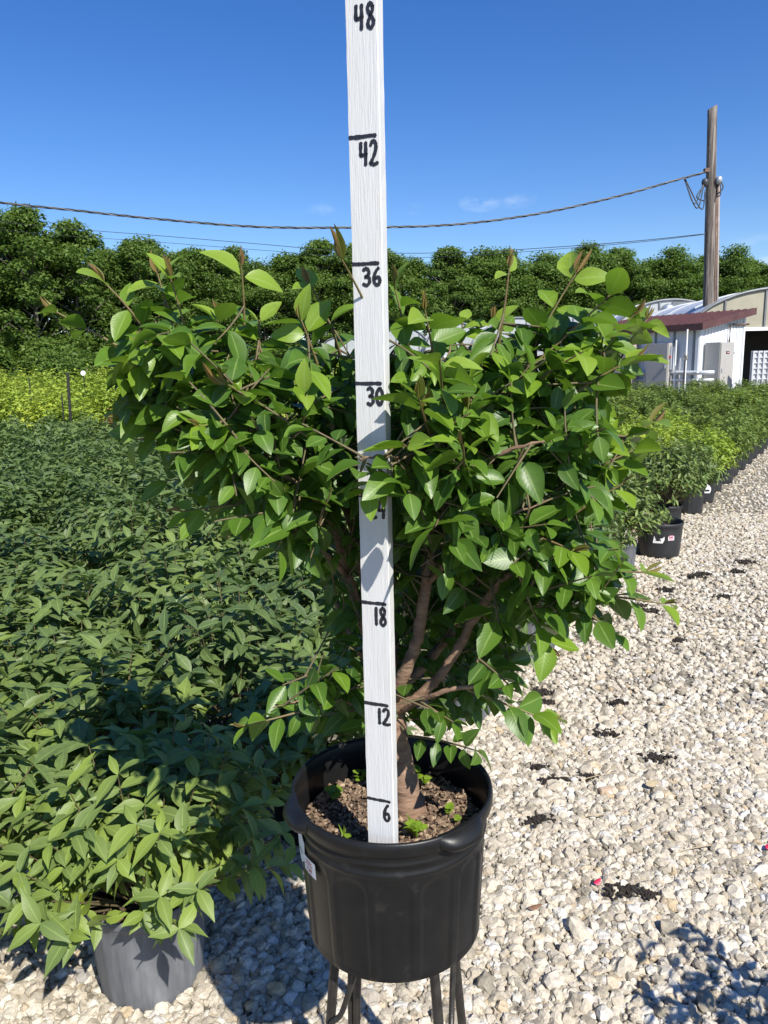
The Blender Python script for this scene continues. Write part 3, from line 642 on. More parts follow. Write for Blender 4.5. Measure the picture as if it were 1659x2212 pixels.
def ribbon(m, pts, w, y=-ST/2-.0006, wob=.0):
    pts = np.asarray(pts, float)
    if len(pts) > 2: pts = spline(np.c_[pts, np.zeros(len(pts))], 5)[:, :2]
    d = nrm(np.gradient(pts, axis=0)); nn_ = np.stack([-d[:, 1], d[:, 0]], 1)
    ww = w*(1+(rng.random(len(pts))-.5)*.35)
    a = pts + nn_*ww[:, None]/2; b = pts - nn_*ww[:, None]/2
    e0, e1 = pts[0]-d[0]*w*.3, pts[-1]+d[-1]*w*.3
    v = [(p[0], y, p[1]) for p in a] + [(p[0], y, p[1]) for p in b] + [(e0[0], y, e0[1]), (e1[0], y, e1[1])]
    k = len(pts); f = [(i, i+1, k+i+1, k+i) for i in range(k-1)] + [(0, k, 2*k), (k-1, 2*k+1, 2*k-1)]
    m.add(v, f)
DIG = {'1': [[(.5, 1), (.46, .5), (.5, 0)]], '2': [[(.12, .82), (.35, 1), (.72, .92), (.72, .62), (.4, .28), (.08, .04)], [(.08, .05), (.5, .0), (.95, .06)]],
       '3': [[(.12, .9), (.5, 1), (.78, .8), (.62, .58), (.32, .5)], [(.32, .5), (.72, .48), (.82, .2), (.5, 0), (.08, .1)]],
       '4': [[(.15, 1), (.1, .5), (.2, .42)], [(.12, .44), (.5, .46), (.85, .5)], [(.72, 1), (.7, .5), (.66, 0)]],
       '6': [[(.7, 1), (.35, .75), (.15, .35), (.3, .05), (.65, .02), (.82, .25), (.62, .46), (.28, .36)]],
       '8': [[(.72, .86), (.45, 1), (.2, .82), (.35, .6), (.65, .42), (.8, .2), (.5, 0), (.2, .16), (.4, .45), (.68, .66), (.72, .88)]],
       '0': [[(.5, 1), (.15, .7), (.15, .3), (.45, 0), (.78, .22), (.82, .7), (.52, 1)]]}
def mark(h, text, tx, top, hgt, wid):
    z = (h-.6)*.0254
    if h < 48:
        m = MB(); ribbon(m, [(-SW/2+.0003, z+.0004), (-.006, z-.0002), (.008, z), (SW/2-.0052, z-.0006)], .0048); m.build('marking_line', MATS['marker'], stick)
    m = MB(); x = tx
    for ch in text:
        for st in DIG[ch]: ribbon(m, [(x+p[0]*wid*(.55 if ch == '1' else 1), z-top-hgt+p[1]*hgt) for p in st], .0046)
        x += wid*(.62 if ch == '1' else 1.14)
    m.build('numeral', MATS['marker'], stick)
mark(48, '48', -.0085, .004, .0275, .0125); mark(42, '42', -.0065, .007, .027, .0115); mark(36, '36', -.0075, .006, .021, .0125)
mark(30, '30', -.0055, .006, .022, .0115); mark(24, '24', -.006, .006, .024, .0115); mark(18, '18', -.0022, .006, .026, .012); mark(12, '12', -.001, .006, .024, .0125); mark(6, '6', .0045, .006, .026, .0118)

# ------------------------------------------------------------------ metal stand
SX, SY = POTC[0], POTC[1]
st = empty('plant_stand', (SX, SY, 0)); tag(st, 'dark metal wire stand with splayed legs under the black pot', 'stand')
m = MB(); a = np.linspace(0, 2*np.pi, 49); m.tube(np.stack([.118*np.cos(a), .118*np.sin(a), np.full(49, POT_Z-.008)], 1), .0065, 8, False); m.build('top_ring', MATS['black_metal'], st, smooth=True)
for az in (-58, 32, 122, -148):
    c = np.array([math.cos(rad(az)), math.sin(rad(az)), 0]); m = MB()
    m.tube(spline([c*.112 + UP*(POT_Z-.010), c*.122 + UP*(POT_Z-.05), c*.150 + UP*.3, c*.178 + UP*.012], 6), .0085, 10); m.build('leg', MATS['black_metal'], st, smooth=True)
    tg = np.array([-c[1], c[0], 0])
    for sgn in (1,):
        p0 = c*.105 + tg*.05*sgn + UP*(POT_Z-.008); m = MB()
        m.tube(spline([p0, c*.125 + tg*.030*sgn + UP*(POT_Z-.10), c*.148 + tg*.012*sgn + UP*(POT_Z-.17), c*.168 + tg*.010*sgn + UP*.10], 6), .0048, 8); m.build('brace', MATS['black_metal'], st, smooth=True)
m = MB(); a = np.linspace(0, 2*np.pi, 49); m.tube(np.stack([.160*np.cos(a), .160*np.sin(a), np.full(49, .20)], 1), .005, 8, False); m.build('lower_ring', MATS['black_metal'], st, smooth=True)

# ------------------------------------------------------------------ nursery bed of potted shrubs
def nursery_pot(R, h, lip=True, ribs=18):
    m = MB(); rb = R*.86
    prof = [(rb-.02, 0.0), (rb-.003, 0), (rb, .006)] + [(rb+(R*.975-rb)*t, .006+(h-.03-.006)*t) for t in np.linspace(.1, 1, 8)]
    prof += [(R, h-.026), (R*1.012, h-.02), (R*1.015, h-.006), (R, h), (R*.975, h-.003), (R*.95, h-.05)]
    m.lathe(prof, 108, rfun=lambda a, z, r: (.0036*np.clip(np.cos(a*ribs)*3-2, 0, 1) if .01 < z < h-.04 else 0*a))
    m.lathe([(.001, .003), (rb-.02, 0)], 108)
    return m.mesh('pot', True)
def soil_disc(R, z):
    m = MB(); m.lathe([(R, z-.004), (R*.6, z+.004), (.002, z+.008)], 24); v = m.v[0]; v[:, 2] += (rng.random(len(v))-.5)*.01; return m.mesh('soil', True)
def bush(h, R, z0, nsh, npair, L, tpl, stems=True, low=.25, whorl=3, tb=.0, seedL=1.0, upright=.5, single=None):
    B = Leaves(); mb = MB()
    for i in range(nsh):
        a = i*2.39996+rng.random()*.7; u = math.sqrt((i+.5)/nsh); r = R*u*(.85+.3*rng.random())
        z = z0 + h*((1-low)*math.sqrt(max(0, 1-u**2.2))*(.66+.52*rng.random()) + low*rng.random()*1.1)
        tip = np.array([r*math.cos(a), r*math.sin(a), z]); b0_ = np.array([.25*r*math.cos(a), .25*r*math.sin(a), z0-.01])
        if rng.random() < .6: b0_ = b0_ + (tip-b0_)*np.array([.35, .35, .4])*rng.random()
        q = bez(b0_, tip, 0, 7, np.array([.12*r*math.cos(a), .12*r*math.sin(a), .10*h*upright*(1+rng.random())]))
        if stems: mb.tube(q, np.linspace(.0032, .0013, 7), 4, False)
        T = nrm(q[-1]-q[-3]); T = nrm(T+UP*.35)
        for k in range(npair):
            t = .38 + .6*(k+rng.random()*.4)/npair; p = np.array([np.interp(t, np.linspace(0, 1, 7), q[:, c]) for c in range(3)])
            S = nrm(np.cross(T, rv()+UP*.4))
            for sg in (-1, 1):
                d = nrm(T*.45 + S*sg - UP*.22 + rv(.35)); B.add(p, d, nrm(UP*.7+SUN*.25+rv(.8)), L*(.65+.5*rng.random()), .85+.3*rng.random(), float(np.clip(tb+.15*rng.random()+.75*(1-t)*rng.random(), 0, 1)), .6+.8*rng.random())
        ph = rng.random()*6.28; A_ = nrm(np.cross(T, [.3, .8, .1])); B_ = np.cross(T, A_)
        for k in range(whorl):
            b = ph + k*6.283/whorl + (rng.random()-.5)*.5; S = A_*math.cos(b)+B_*math.sin(b)
            d = nrm(S + T*(.1+.9*rng.random()) - UP*.15 + rv(.2)); B.add(tip, d, nrm(T*.8+UP*.5+rv(.45)), L*(.8+.45*rng.random()), .85+.3*rng.random(), float(np.clip(tb+.05+.3*rng.random(), 0, 1)), .5+.8*rng.random())
    return B, mb
POT_G = nursery_pot(.138, .255); POT_L = nursery_pot(.150, .275); POT_E = nursery_pot(.142, .27); POT_W = nursery_pot(.178, .29, ribs=0); POT_B = nursery_pot(.138, .255)
for me, mt in ((POT_G, 'pot_grey'), (POT_L, 'pot_grey'), (POT_E, 'pot_edge'), (POT_W, 'pot_edge'), (POT_B, 'pot_black')): me.materials.append(MATS[mt])
SOIL_ME = soil_disc(.132, .215); SOIL_ME.materials.append(MATS['soil'])
def bushset(n, mat, *a, **k):
    out = []
    for i in range(n):
        B, mb = bush(*a, **k); tpl = a[6]; me = B.mesh('foliage', tpl); me.materials.append(MATS[mat])
        sm = mb.mesh('stems', True) if mb.v else None
        if sm: sm.materials.append(MATS['twig'])
        out.append((me, sm))
    return out
DARK = bushset(6, 'leaf_dark', .42, .34, .24, 60, 5, .078, TPL_OVAL)
DARK_FAR = bushset(6, 'leaf_dark', .44, .36, .24, 62, 5, .080, TPL_LANCE, stems=False)
FINE = bushset(3, 'leaf_dark', .50, .36, .24, 150, 5, .055, TPL_LANCE)
YEL = bushset(4, 'leaf_yellow', 1.0, .55, .24, 170, 5, .085, TPL_TINY, stems=False)
YELS = bushset(3, 'leaf_yellow', .50, .34, .24, 120, 5, .055, TPL_TINY, stems=False, tb=-.15)
OLI = bushset(4, 'leaf_olive', .62, .38, .24, 125, 5, .06, TPL_TINY, stems=False)
REDB = bushset(1, 'leaf_red', .5, .34, .24, 100, 4, .07, TPL_TINY, stems=False)
def place(name, variants, pos, label, group, cat='potted shrub', pot=POT_B, soil=False, sc=1.0, scz=1.0, i=None):
    r = empty(name, tuple(pos), rng.random()*6.283); tag(r, label, cat, group)
    fm, sm = variants[int(rng.integers(0, len(variants)))]
    o = link('foliage', fm, None, r); o['kind'] = 'stuff'; o.scale = (sc, sc, scz); o['tint'] = float(-.12+.36*rng.random()**1.5)
    if sm and scz > 0: s = link('stems', sm, None, r); s['kind'] = 'stuff'; s.scale = (sc, sc, scz)
    if pot: link('pot', pot, None, r)
    if soil: link('soil', SOIL_ME, None, r)
    return r
# near end of the bed: its leaves can be told apart
def near_bush(name, pos, label, B, mb, pot, nleaf):
    r = empty(name, tuple(pos)); tag(r, label, 'potted shrub')
    link('pot', pot, None, r); link('soil', SOIL_ME, None, r)
    mb.build('stems', MATS['twig'], r, smooth=True)['kind'] = 'stuff'
    P_ = np.array(B.p) + np.array(pos); dist = np.linalg.norm(P_-CPOS, axis=1) + .25*rng.random(len(P_))
    od = np.argsort(dist)
    me = single_leaf_mesh('leaf', TPL_OVAL, MATS['leaf_dark']); me2 = single_leaf_mesh('leaf', leaf_template('oval', .3, .4), MATS['leaf_dark'])
    for i in od[:nleaf]:
        o = link('leaf', me if rng.random() < .5 else me2, None, r); o.matrix_local = B.matrix(i); o['tint'] = float(B.t[i])
    o = link('foliage', B.mesh('foliage', TPL_OVAL, od[nleaf:]), MATS['leaf_dark'], r); o['kind'] = 'stuff'
    return r
B, mb = bush(.38, .375, .275, 125, 5, .066, TPL_OVAL, tb=.30, low=.3)
near_bush('potted_shrub', (-.635, 1.715, 0), 'leafy shrub in a weathered grey ribbed pot at the near end of the bed', B, mb, POT_L, 300)
B, mb = bush(.40, .33, .24, 100, 5, .064, TPL_OVAL, tb=.1)
near_bush('potted_shrub', (-.27, 2.33, 0), 'shrub in a shaded black pot just behind the raised black pot', B, mb, POT_B, 220)
used = [np.array([-.655, 1.735]), np.array([-.27, 2.33])]
# edge row
GD = 'dark green shrubs packed in the nursery bed'; GY = 'tall yellow green shrubs behind the dark green ones'; GO = 'olive green shrubs in front of the shed'; GE = 'pots lined along the gravel edge of the bed'
edge = [(1.80, FINE, POT_G, 'dark shrub in a weathered grey pot partly hidden under the tall shrub', None, 1), (2.62, FINE, POT_G, 'dark green shrub along the gravel edge behind the tall shrub', GE, 1), (3.42, FINE, POT_G, 'dark green shrub along the gravel edge behind the tall shrub', GE, 1), (4.42, FINE, POT_G, 'dark fine leaved shrub in ridged grey pot beside the wide tagged pot', None, 1.05),
        (5.12, None, POT_W, '', None, 1), (5.98, FINE, POT_E, 'dark green shrub in a plain black pot just beyond the wide tagged pot', None, 1.1), (7.05, FINE, POT_E, 'dark green shrub at the edge before the bright yellow green one', None, 1), (7.75, YELS, POT_E, 'bright yellow green shrub in a black pot with a white tag at bed edge', None, 1), (8.5, YELS, POT_E, 'yellow green shrub in a black pot next beyond the white tagged one', None, 1), (9.25, OLI, POT_E, 0, GE, .9)]
s_ = 9.9
while s_ < 24: edge.append((s_, OLI, POT_E, 0, GE, .9)); s_ += .62+.1*rng.random()
for s, var, pt, lab, grp, sc in edge:
    p = bed(s, (.03 if var is None else .15) + .04*rng.random()); used.append(p[:2])
    if var is None:
        r = empty('potted_shrub', tuple(p)); tag(r, 'wide smooth black pot with leaf shaped white tag and pink sticker', 'potted shrub')
        link('pot', POT_W, None, r); sd = link('soil', SOIL_ME, None, r); sd.scale = (1.25, 1.25, 1.1); fm, sm = FINE[0]
        B, mb = bush(.10, .10, .26, 14, 2, .035, TPL_LANCE); o = link('foliage', B.mesh('foliage', TPL_LANCE), MATS['leaf_olive'], r); o['kind'] = 'stuff'
        wide_root = r; continue
    place('olive_shrub' if var is OLI else 'potted_shrub', var, p, lab or 'olive green shrub in a black pot along the far gravel edge of bed', grp, pot=pt, soil=s < 9, sc=sc*.86, scz=sc*(1.0+.16*rng.random()))
# tags on the wide pot and on the yellow shrub's pot, facing the gravel
def flat_tag(parent, name, az, z, R, w, h, mat, shape='rect', label=None, print_=None):
    m = MB(); loc = []
    if shape == 'rect': loc = [(-.5, -.5), (.5, -.5), (.5, .5), (-.5, .5)]
    else: loc = [(-.5, -.5), (.35, -.5), (.5, -.2), (.5, .05), (.25, .3), (-.2, .55), (-.38, .2)]
    f = lambda u, v, o: ((R+o)*math.cos(az+u/R), (R+o)*math.sin(az+u/R), z+v)
    v = [f(a*w, b*h, .004) for a, b in loc] + [f(a*w, b*h, .0015) for a, b in loc]; k = len(loc)
    m.add(v, [tuple(range(k))] + [(i, (i+1) % k, k+(i+1) % k, k+i) for i in range(k)])
    o = m.build(name, mat, parent)
    if label: o['label'] = label
    for (a, b, c, d, mt) in (print_ or []):
        q = MB(); q.add([f(a*w, b*h, .0055), f(c*w, b*h, .0055), f(c*w, d*h, .0055), f(a*w, d*h, .0055)], [(0, 1, 2, 3)]); q.build('print', mt, o)
azc = math.atan2(-wide_root.location.y, -wide_root.location.x)
flat_tag(wide_root, 'plant_tag', azc-.02, .185, .168, .085, .095, MATS['tag_white'], 'leaf', 'white leaf shaped plant tag', [(-.22, -.26, .22, -.17, MATS['marker']), (-.05, .04, .28, .09, MATS['marker'])])
flat_tag(wide_root, 'price_sticker', azc+.55, .185, .168, .05, .05, MATS['tag_white'], 'rect', 'small white sticker with pink print', [(-.4, -.4, .4, -.08, MATS['ink_pink']), (-.35, .05, .35, .3, MATS['ink_pink'])])
for o in [q for q in COL.objects if q.get('label', '').startswith('bright yellow green shrub')]:
    o.rotation_euler = (0, 0, 0); az = math.atan2(-o.location.y, -o.location.x)
    flat_tag(o, 'plant_tag', az+.45, .17, .137, .07, .10, MATS['tag_white'], 'leaf', 'white plant tag', [(-.3, -.3, .25, -.1, MATS['marker'])])
# inner rows
def nearused(p, d):
    return any((p[0]-q[0])**2+(p[1]-q[1])**2 < d*d for q in used)
nd = ny = no = 0
for row in range(1, 60):
    v = .15 + row*.56
    for k in range(-20, 60):
        s = k*.60 + (row % 2)*.30
        p = bed(s, v) + np.array([*(rng.random(2)-.5)*.12, 0])
        x, y = p[0], p[1]
        if y < 1.62 or abs(x) > .56*y+.55: continue
        lim = 13.4 - .25*max(0, x)
        if y > 12.6+max(0, -x)*.10: continue
        if x > -.2 and y > 9.5 and s > 9: continue
        if nearused(p, .42): continue
        far = y > 5.2
        if x > 1.0 and y > 7.6:
            place('golden_shrub', YELS, p, 'yellow green shrub inside the bed behind the edge pots', 'yellow green shrubs inside the bed', pot=POT_E, sc=1.0, scz=1+.2*rng.random()); ny += 1
        else:
            hz = .85+.4*rng.random() + .10*max(0, min(1, (y-4)/5))
            tint_ = float(-.12+.36*rng.random()**1.5)
            lab = ('tall ' if hz > 1.2 else 'low ' if hz < .95 else '') + ('pale yellowish green shrub' if tint_ > .10 else 'dark green shrub') + (' rising above its neighbours in the nursery bed' if hz > 1.2 else ' sunk between taller neighbours in the nursery bed' if hz < .95 else ' packed among others in the nursery bed')
            q_ = place('potted_shrub', DARK_FAR if far else DARK, p, lab, GD, pot=POT_B if far else POT_G, sc=1.02+.1*rng.random(), scz=hz); q_.children[0]['tint'] = tint_; nd += 1
for i in range(2000):        # yellow green block behind
    if ny > 118: break
    y = 13.0 + 14*rng.random()**1.2; x = -(.56*y+.8) + (.56*y+.8 + .20*y)*rng.random(); p = np.array([x, y, 0])
    if y < 12.9+max(0, -x)*.10 or nearused(p, .62): continue
    used.append(p[:2])
    if i % 37 == 5 and y < 16: place('bronze_shrub', REDB, p, 'reddish bronze shrub at the front of the yellow green block', 'reddish shrubs at the front of the yellow green block', sc=1.1, scz=1.1)
    else: place('golden_shrub', YEL, p, 'yellow green shrub in the tall block in front of the trees', GY, sc=.95+.3*rng.random(), scz=.80+.045*(y-13)+.14*rng.random())
    ny += 1
for i in range(3000):        # olive block on the right
    if no > 95: break
    y = 9.5+16*rng.random(); x = .05*y + (.62*y)*rng.random(); p = np.array([x, y, 0])
    d = (x-BL0[0])*BV[0]+(y-BL0[1])*BV[1]
    if d < .55 or nearused(p, .55): continue
    used.append(p[:2]); no += 1
    place('olive_shrub', OLI if rng.random() < .8 else YELS, p, 'olive green shrub packed in the bed before the white shed', GO, pot=POT_E, sc=1+.25*rng.random(), scz=.85+.3*rng.random())
print('bed', nd, ny, no)

# stakes in the yellow block
for (x, y0, y1, Y, lab) in ((146, 805, 925, 13.0, 'dark thin stake standing at the front of the yellow green block'), (62, 815, 870, 16, 'thin grey stake among the yellow green shrubs'), (180, 806, 880, 17.0, 'thin stake with round white tag above the yellow green shrubs'), (133, 850, 920, 13.6, 'thin grey stake among the yellow green shrubs')):
    top, bot = at(x, y0, Y), at(x+5, y1, Y); bot = np.array([bot[0], bot[1], 0.0])
    r = empty('stake', tuple(bot)); tag(r, lab, 'stake', 'thin grey stakes' if 'grey' in lab else None)
    m = MB(); m.tube([(0, 0, 0), (top-bot)*.5, top-bot], .024 if 'dark' in lab else .012, 8); m.build('rod', MATS['black_metal'], r)
    if 'round' in lab:
        m = MB(); c = top-bot; aa = np.linspace(0, 6.283, 14, endpoint=False)
        for yy in (0,): m.add([(c[0]+.055*math.cos(q), c[1]-.02, c[2]+.055*math.sin(q)) for q in aa]+[(c[0]+.055*math.cos(q), c[1]+.0, c[2]+.055*math.sin(q)) for q in aa], [tuple(range(14)), tuple(range(14, 28))]+[(i, (i+1) % 14, 14+(i+1) % 14, 14+i) for i in range(14)])
        m.build('tag', MATS['tag_white'], r)

# ------------------------------------------------------------------ shed with switch cabinets
c0 = at(1512, 706, 31); SHX, SHY = c0[0], c0[1]
dR = nrm(np.array([.82, .57, 0])); dL = np.array([-dR[1], dR[0], 0]); nL = -dR; nR = np.array([dR[1], -dR[0], 0])
shed = empty('shed', (SHX, SHY, 0)); tag(shed, 'small white metal shed with dark red sloping roof', 'shed')
WR, WL, H0, H1 = 3.25, 5.6, c0[2]+.06, c0[2]+.62
def quad(m, a, b, z0, z1a, z1b, th=None):
    m.add([a+UP*z0, b+UP*z0, b+UP*z1b, a+UP*z1a], [(0, 1, 2, 3)])
Z3 = np.zeros(3)
m = MB(); A, Bc, Cc, D = Z3, dR*WR, dR*WR+dL*WL, dL*WL
v = [A, Bc, Cc, D, A+UP*H0, Bc+UP*H1, Cc+UP*H1, D+UP*H0]
m.add(v, [(0, 1, 5, 4), (1, 2, 6, 5), (2, 3, 7, 6), (3, 0, 4, 7), (4, 5, 6, 7), (3, 2, 1, 0)])
m.build('wall', MATS['shed_white'], shed)
for i in range(int(WR/.23)):                        # ribs of the metal cladding
    s = .16+i*.23; m = MB(); hh = H0+(H1-H0)*s/WR
    Rm = np.stack([dR, nR, UP], 1); m.box(dR*s + nR*.012 + UP*(hh/2), (.05, .03, hh-.02), R=Rm); m.build('rib', MATS['shed_white'], shed)
for i in range(int(WL/.30)):
    s = .22+i*.30; m = MB(); Rm = np.stack([dL, nL, UP], 1)
    m.box(dL*s + nL*.016 + UP*(H0/2), (.055 if i % 3 else .09, .035, H0-.02), R=Rm); m.build('rib', MATS['shed_white'] if i % 3 else MATS['rib_shade'], shed)  # every third rib wider and dark, rib shadow put into its colour
m = MB(); m.box(dR*.05+nR*.02+UP*(H0/2), (.14, .06, H0-.02), R=np.stack([dR, nR, UP], 1)); m.box(dL*.05+nL*.02+UP*(H0/2), (.14, .06, H0-.02), R=np.stack([dL, nL, UP], 1)); m.build('corner_trim', MATS['shed_white'], shed)
m = MB(); m.box(dR*(WR-.05)+nR*.02+UP*(H1/2-.02), (.12, .06, H1-.1), R=np.stack([dR, nR, UP], 1)); m.build('corner_trim', MATS['shed_white'], shed)
sl_ = (H1-H0)/WR; e = .30
def rp(s, t, dz=0): return dR*s + dL*t + UP*(H0+sl_*s+dz)
m = MB(); v = [rp(-e, -e, .02), rp(WR+e, -e, .02), rp(WR+e, WL+e, .02), rp(-e, WL+e, .02), rp(-e, -e, .10), rp(WR+e, -e, .10), rp(WR+e, WL+e, .10), rp(-e, WL+e, .10)]
m.add(v, [(0, 1, 5, 4), (1, 2, 6, 5), (2, 3, 7, 6), (3, 0, 4, 7), (4, 5, 6, 7), (3, 2, 1, 0)]); roof = m.build('roof', MATS['roof_red'], shed)
for i in range(20):
    t = -e+.1+i*.31; m = MB(); m.add([rp(-e, t, .10), rp(-e, t+.05, .10), rp(WR+e, t+.05, .10), rp(WR+e, t, .10), rp(-e, t, .14), rp(-e, t+.05, .14), rp(WR+e, t+.05, .14), rp(WR+e, t, .14)], [(0, 1, 5, 4), (1, 2, 6, 5), (2, 3, 7, 6), (3, 0, 4, 7), (4, 5, 6, 7)]); m.build('roof_rib', MATS['roof_red'], roof)
m = MB(); m.add([rp(-e-.03, -e-.03, -.14), rp(WR+e, -e-.03, -.14), rp(WR+e, -e-.03, .14), rp(-e-.03, -e-.03, .14), rp(-e-.03, -e, -.14), rp(WR+e, -e, -.14), rp(WR+e, -e, .14), rp(-e-.03, -e, .14)], [(0, 1, 2, 3), (4, 5, 6, 7), (0, 1, 5, 4), (2, 3, 7, 6), (0, 3, 7, 4), (1, 2, 6, 5)]); m.build('fascia', MATS['roof_red'], shed)
m = MB(); m.add([rp(-e-.03, -e, -.14), rp(-e-.03, WL+e, -.14), rp(-e-.03, WL+e, .12), rp(-e-.03, -e, .12), rp(-e, -e, -.14), rp(-e, WL+e, -.14), rp(-e, WL+e, .12), rp(-e, -e, .12)], [(0, 1, 2, 3), (4, 5, 6, 7), (0, 1, 5, 4), (2, 3, 7, 6), (0, 3, 7, 4), (1, 2, 6, 5)]); m.build('fascia', MATS['roof_red'], shed)
OS = np.array([SHX, SHY, 0])
def cabinet(s, wall, off, w, dpt, z0, z1, mat, lab, handle=None):
    u, n = (dL, nL) if wall == 'L' else (dR, nR)
    base = OS + u*s + n*(off+dpt/2)
    r = empty('electrical_cabinet', tuple(base + UP*z0)); tag(r, lab, 'electrical cabinet'); R = np.stack([u, n, UP], 1)
    m = MB(); m.box(UP*((z1-z0)/2), (w, dpt, z1-z0), R=R); m.build('body', MATS[mat], r, bevel=.012)
    m = MB(); m.box(n*(dpt/2+.018)+UP*((z1-z0)/2), (w-.05, .036, z1-z0-.06), R=R); dr = m.build('door', MATS[mat], r, bevel=.008)
    m = MB(); m.box(n*(dpt/2+.06)+u*(-(w/2-.10))+UP*((z1-z0)*.48), (.03, .05, .16), R=R); m.build('handle', MATS['galv'], dr)
    for zz in (.2, .8):
        m = MB(); m.box(n*(dpt/2+.01)+u*(w/2+.012)+UP*((z1-z0)*zz), (.03, .05, .10), R=R); m.build('hinge', MATS['galv'], r)
    return r, R, u, n
# left wall cabinets (their lit right sides face the sun), then the big one by the corner
def zat(x, y, base): d = at(x, y, base[1]); return d[2]
cb, R, u, n = cabinet(3.35, 'L', .10, 1.15, .42, 0.55, 2.38, 'cabinet_pink', 'pinkish grey electrical cabinet on the shaded wall of the white shed')
cb2, R2, u2, n2 = cabinet(1.55, 'L', .10, 1.05, .42, 0.42, 2.24, 'cabinet_grey', 'grey electrical cabinet with red switch on the shaded shed wall')
m = MB(); m.box(-u2*.56+n2*.12+UP*1.25, (.07, .08, .10), R=R2); m.build('red_switch', MATS['ink_red'], cb2)
m = MB(); m.box(-u2*.57+UP*1.2, (.09, .26, .95), R=R2); m.build('switch_box', MATS['conduit'], cb2, bevel=.008)
cb3, R3, u3, n3 = cabinet(.80, 'R', .08, .98, .66, .05, 2.2, 'cabinet_grey', 'tall pale grey electrical cabinet standing at the sunlit end of the shed')
m = MB(); m.box(n3*.372+u3*.0+UP*1.75, (.22, .02, .10), R=R3); m.build('name_plate', MATS['marker'], cb3)
m = MB(); m.box(n3*.385-u3*.0+UP*1.75, (.15, .012, .035), R=R3); m.build('plate_print', MATS['ink_pink'], cb3)
# conduits along the walls
def pipe(name, pts, r, mat, lab, cat, grp=None):
    r0 = empty(name, tuple(np.asarray(pts[0], float))); tag(r0, lab, cat, grp); m = MB(); P_ = np.asarray(pts, float)
    m.tube(P_-P_[0], r, 10); m.build('tube', MATS[mat], r0, smooth=True)
    for p in P_[1:-1]:
        m = MB(); m.tube([p-P_[0]-UP*.03, p-P_[0]+UP*.03], r*1.5, 10); m.build('coupling', MATS['galv'], r0, smooth=True)
for zz, rr, lab in ((1.02, .085, 'upper thick grey conduit running between the shed cabinets'), (.72, .07, 'lower thick grey conduit running between the shed cabinets')):
    pipe('conduit', [OS+dL*3.2+nL*.14+UP*zz, OS+dL*1.0+nL*.16+UP*zz, OS-dL*.1+nL*.20+UP*zz, OS-dL*.75+nL*.02+UP*zz], rr, 'conduit', lab, 'conduit')
pipe('conduit', [OS+dR*2.0+nR*.10+UP*2.1, OS+dR*2.0+nR*.10+UP*(H0+.05), OS+dR*3.4+nR*.10+UP*(H0+.08)], .045, 'pipe_rust', 'rusty pipe rising from the tall cabinet to the shed eave', 'conduit')
for s, z0, z1, mt, lab in ((.78, 0, 2.35, 'tag_white', 'white pole leaning at the shaded shed wall'), (.30, 0, 2.75, 'tag_white', 'tall white pole with ring at the shed corner')):
    p = OS+dL*s+nL*.38
    r0 = empty('pole', tuple(p)); tag(r0, lab, 'pole'); m = MB(); m.tube([(0, 0, 0), (0, 0, z1/2), (0, 0, z1)], .035, 8); m.build('rod', MATS[mt], r0)
    if 'ring' in lab:
        m = MB(); a = np.linspace(0, 2*np.pi, 17); m.tube([nL*.04 + np.array([0, 0, 1.62]) + dL*.07*math.cos(q) + UP*.10*math.sin(q) for q in a], .022, 6, False); m.build('ring', MATS['straw'], r0)
        m = MB(); m.tube([nL*.06+UP*1.5, nL*.06+UP*.8, nL*.06+UP*.05], .035, 8); m.build('sleeve', MATS['cable'], r0)

# grey grid panel standing right of the shed
gp = at(1650, 850, 30); gr_ = empty('grid_panel', (gp[0], gp[1], 0)); tag(gr_, 'pale grey plastic grid panel standing beside the greenhouse opening', 'panel')
m = MB(); m.box((0, .06, .95), (1.15, .05, 1.75)); m.build('backing', MATS['tray'], gr_)
for i in range(6): m = MB(); m.box((-.52+i*.208, .0, .95), (.06, .08, 1.75)); m.build('slat', MATS['tray'], gr_)
for i in range(9): m = MB(); m.box((0, .012, .12+i*.208), (1.12, .05, .05)); m.build('slat', MATS['tray'], gr_)

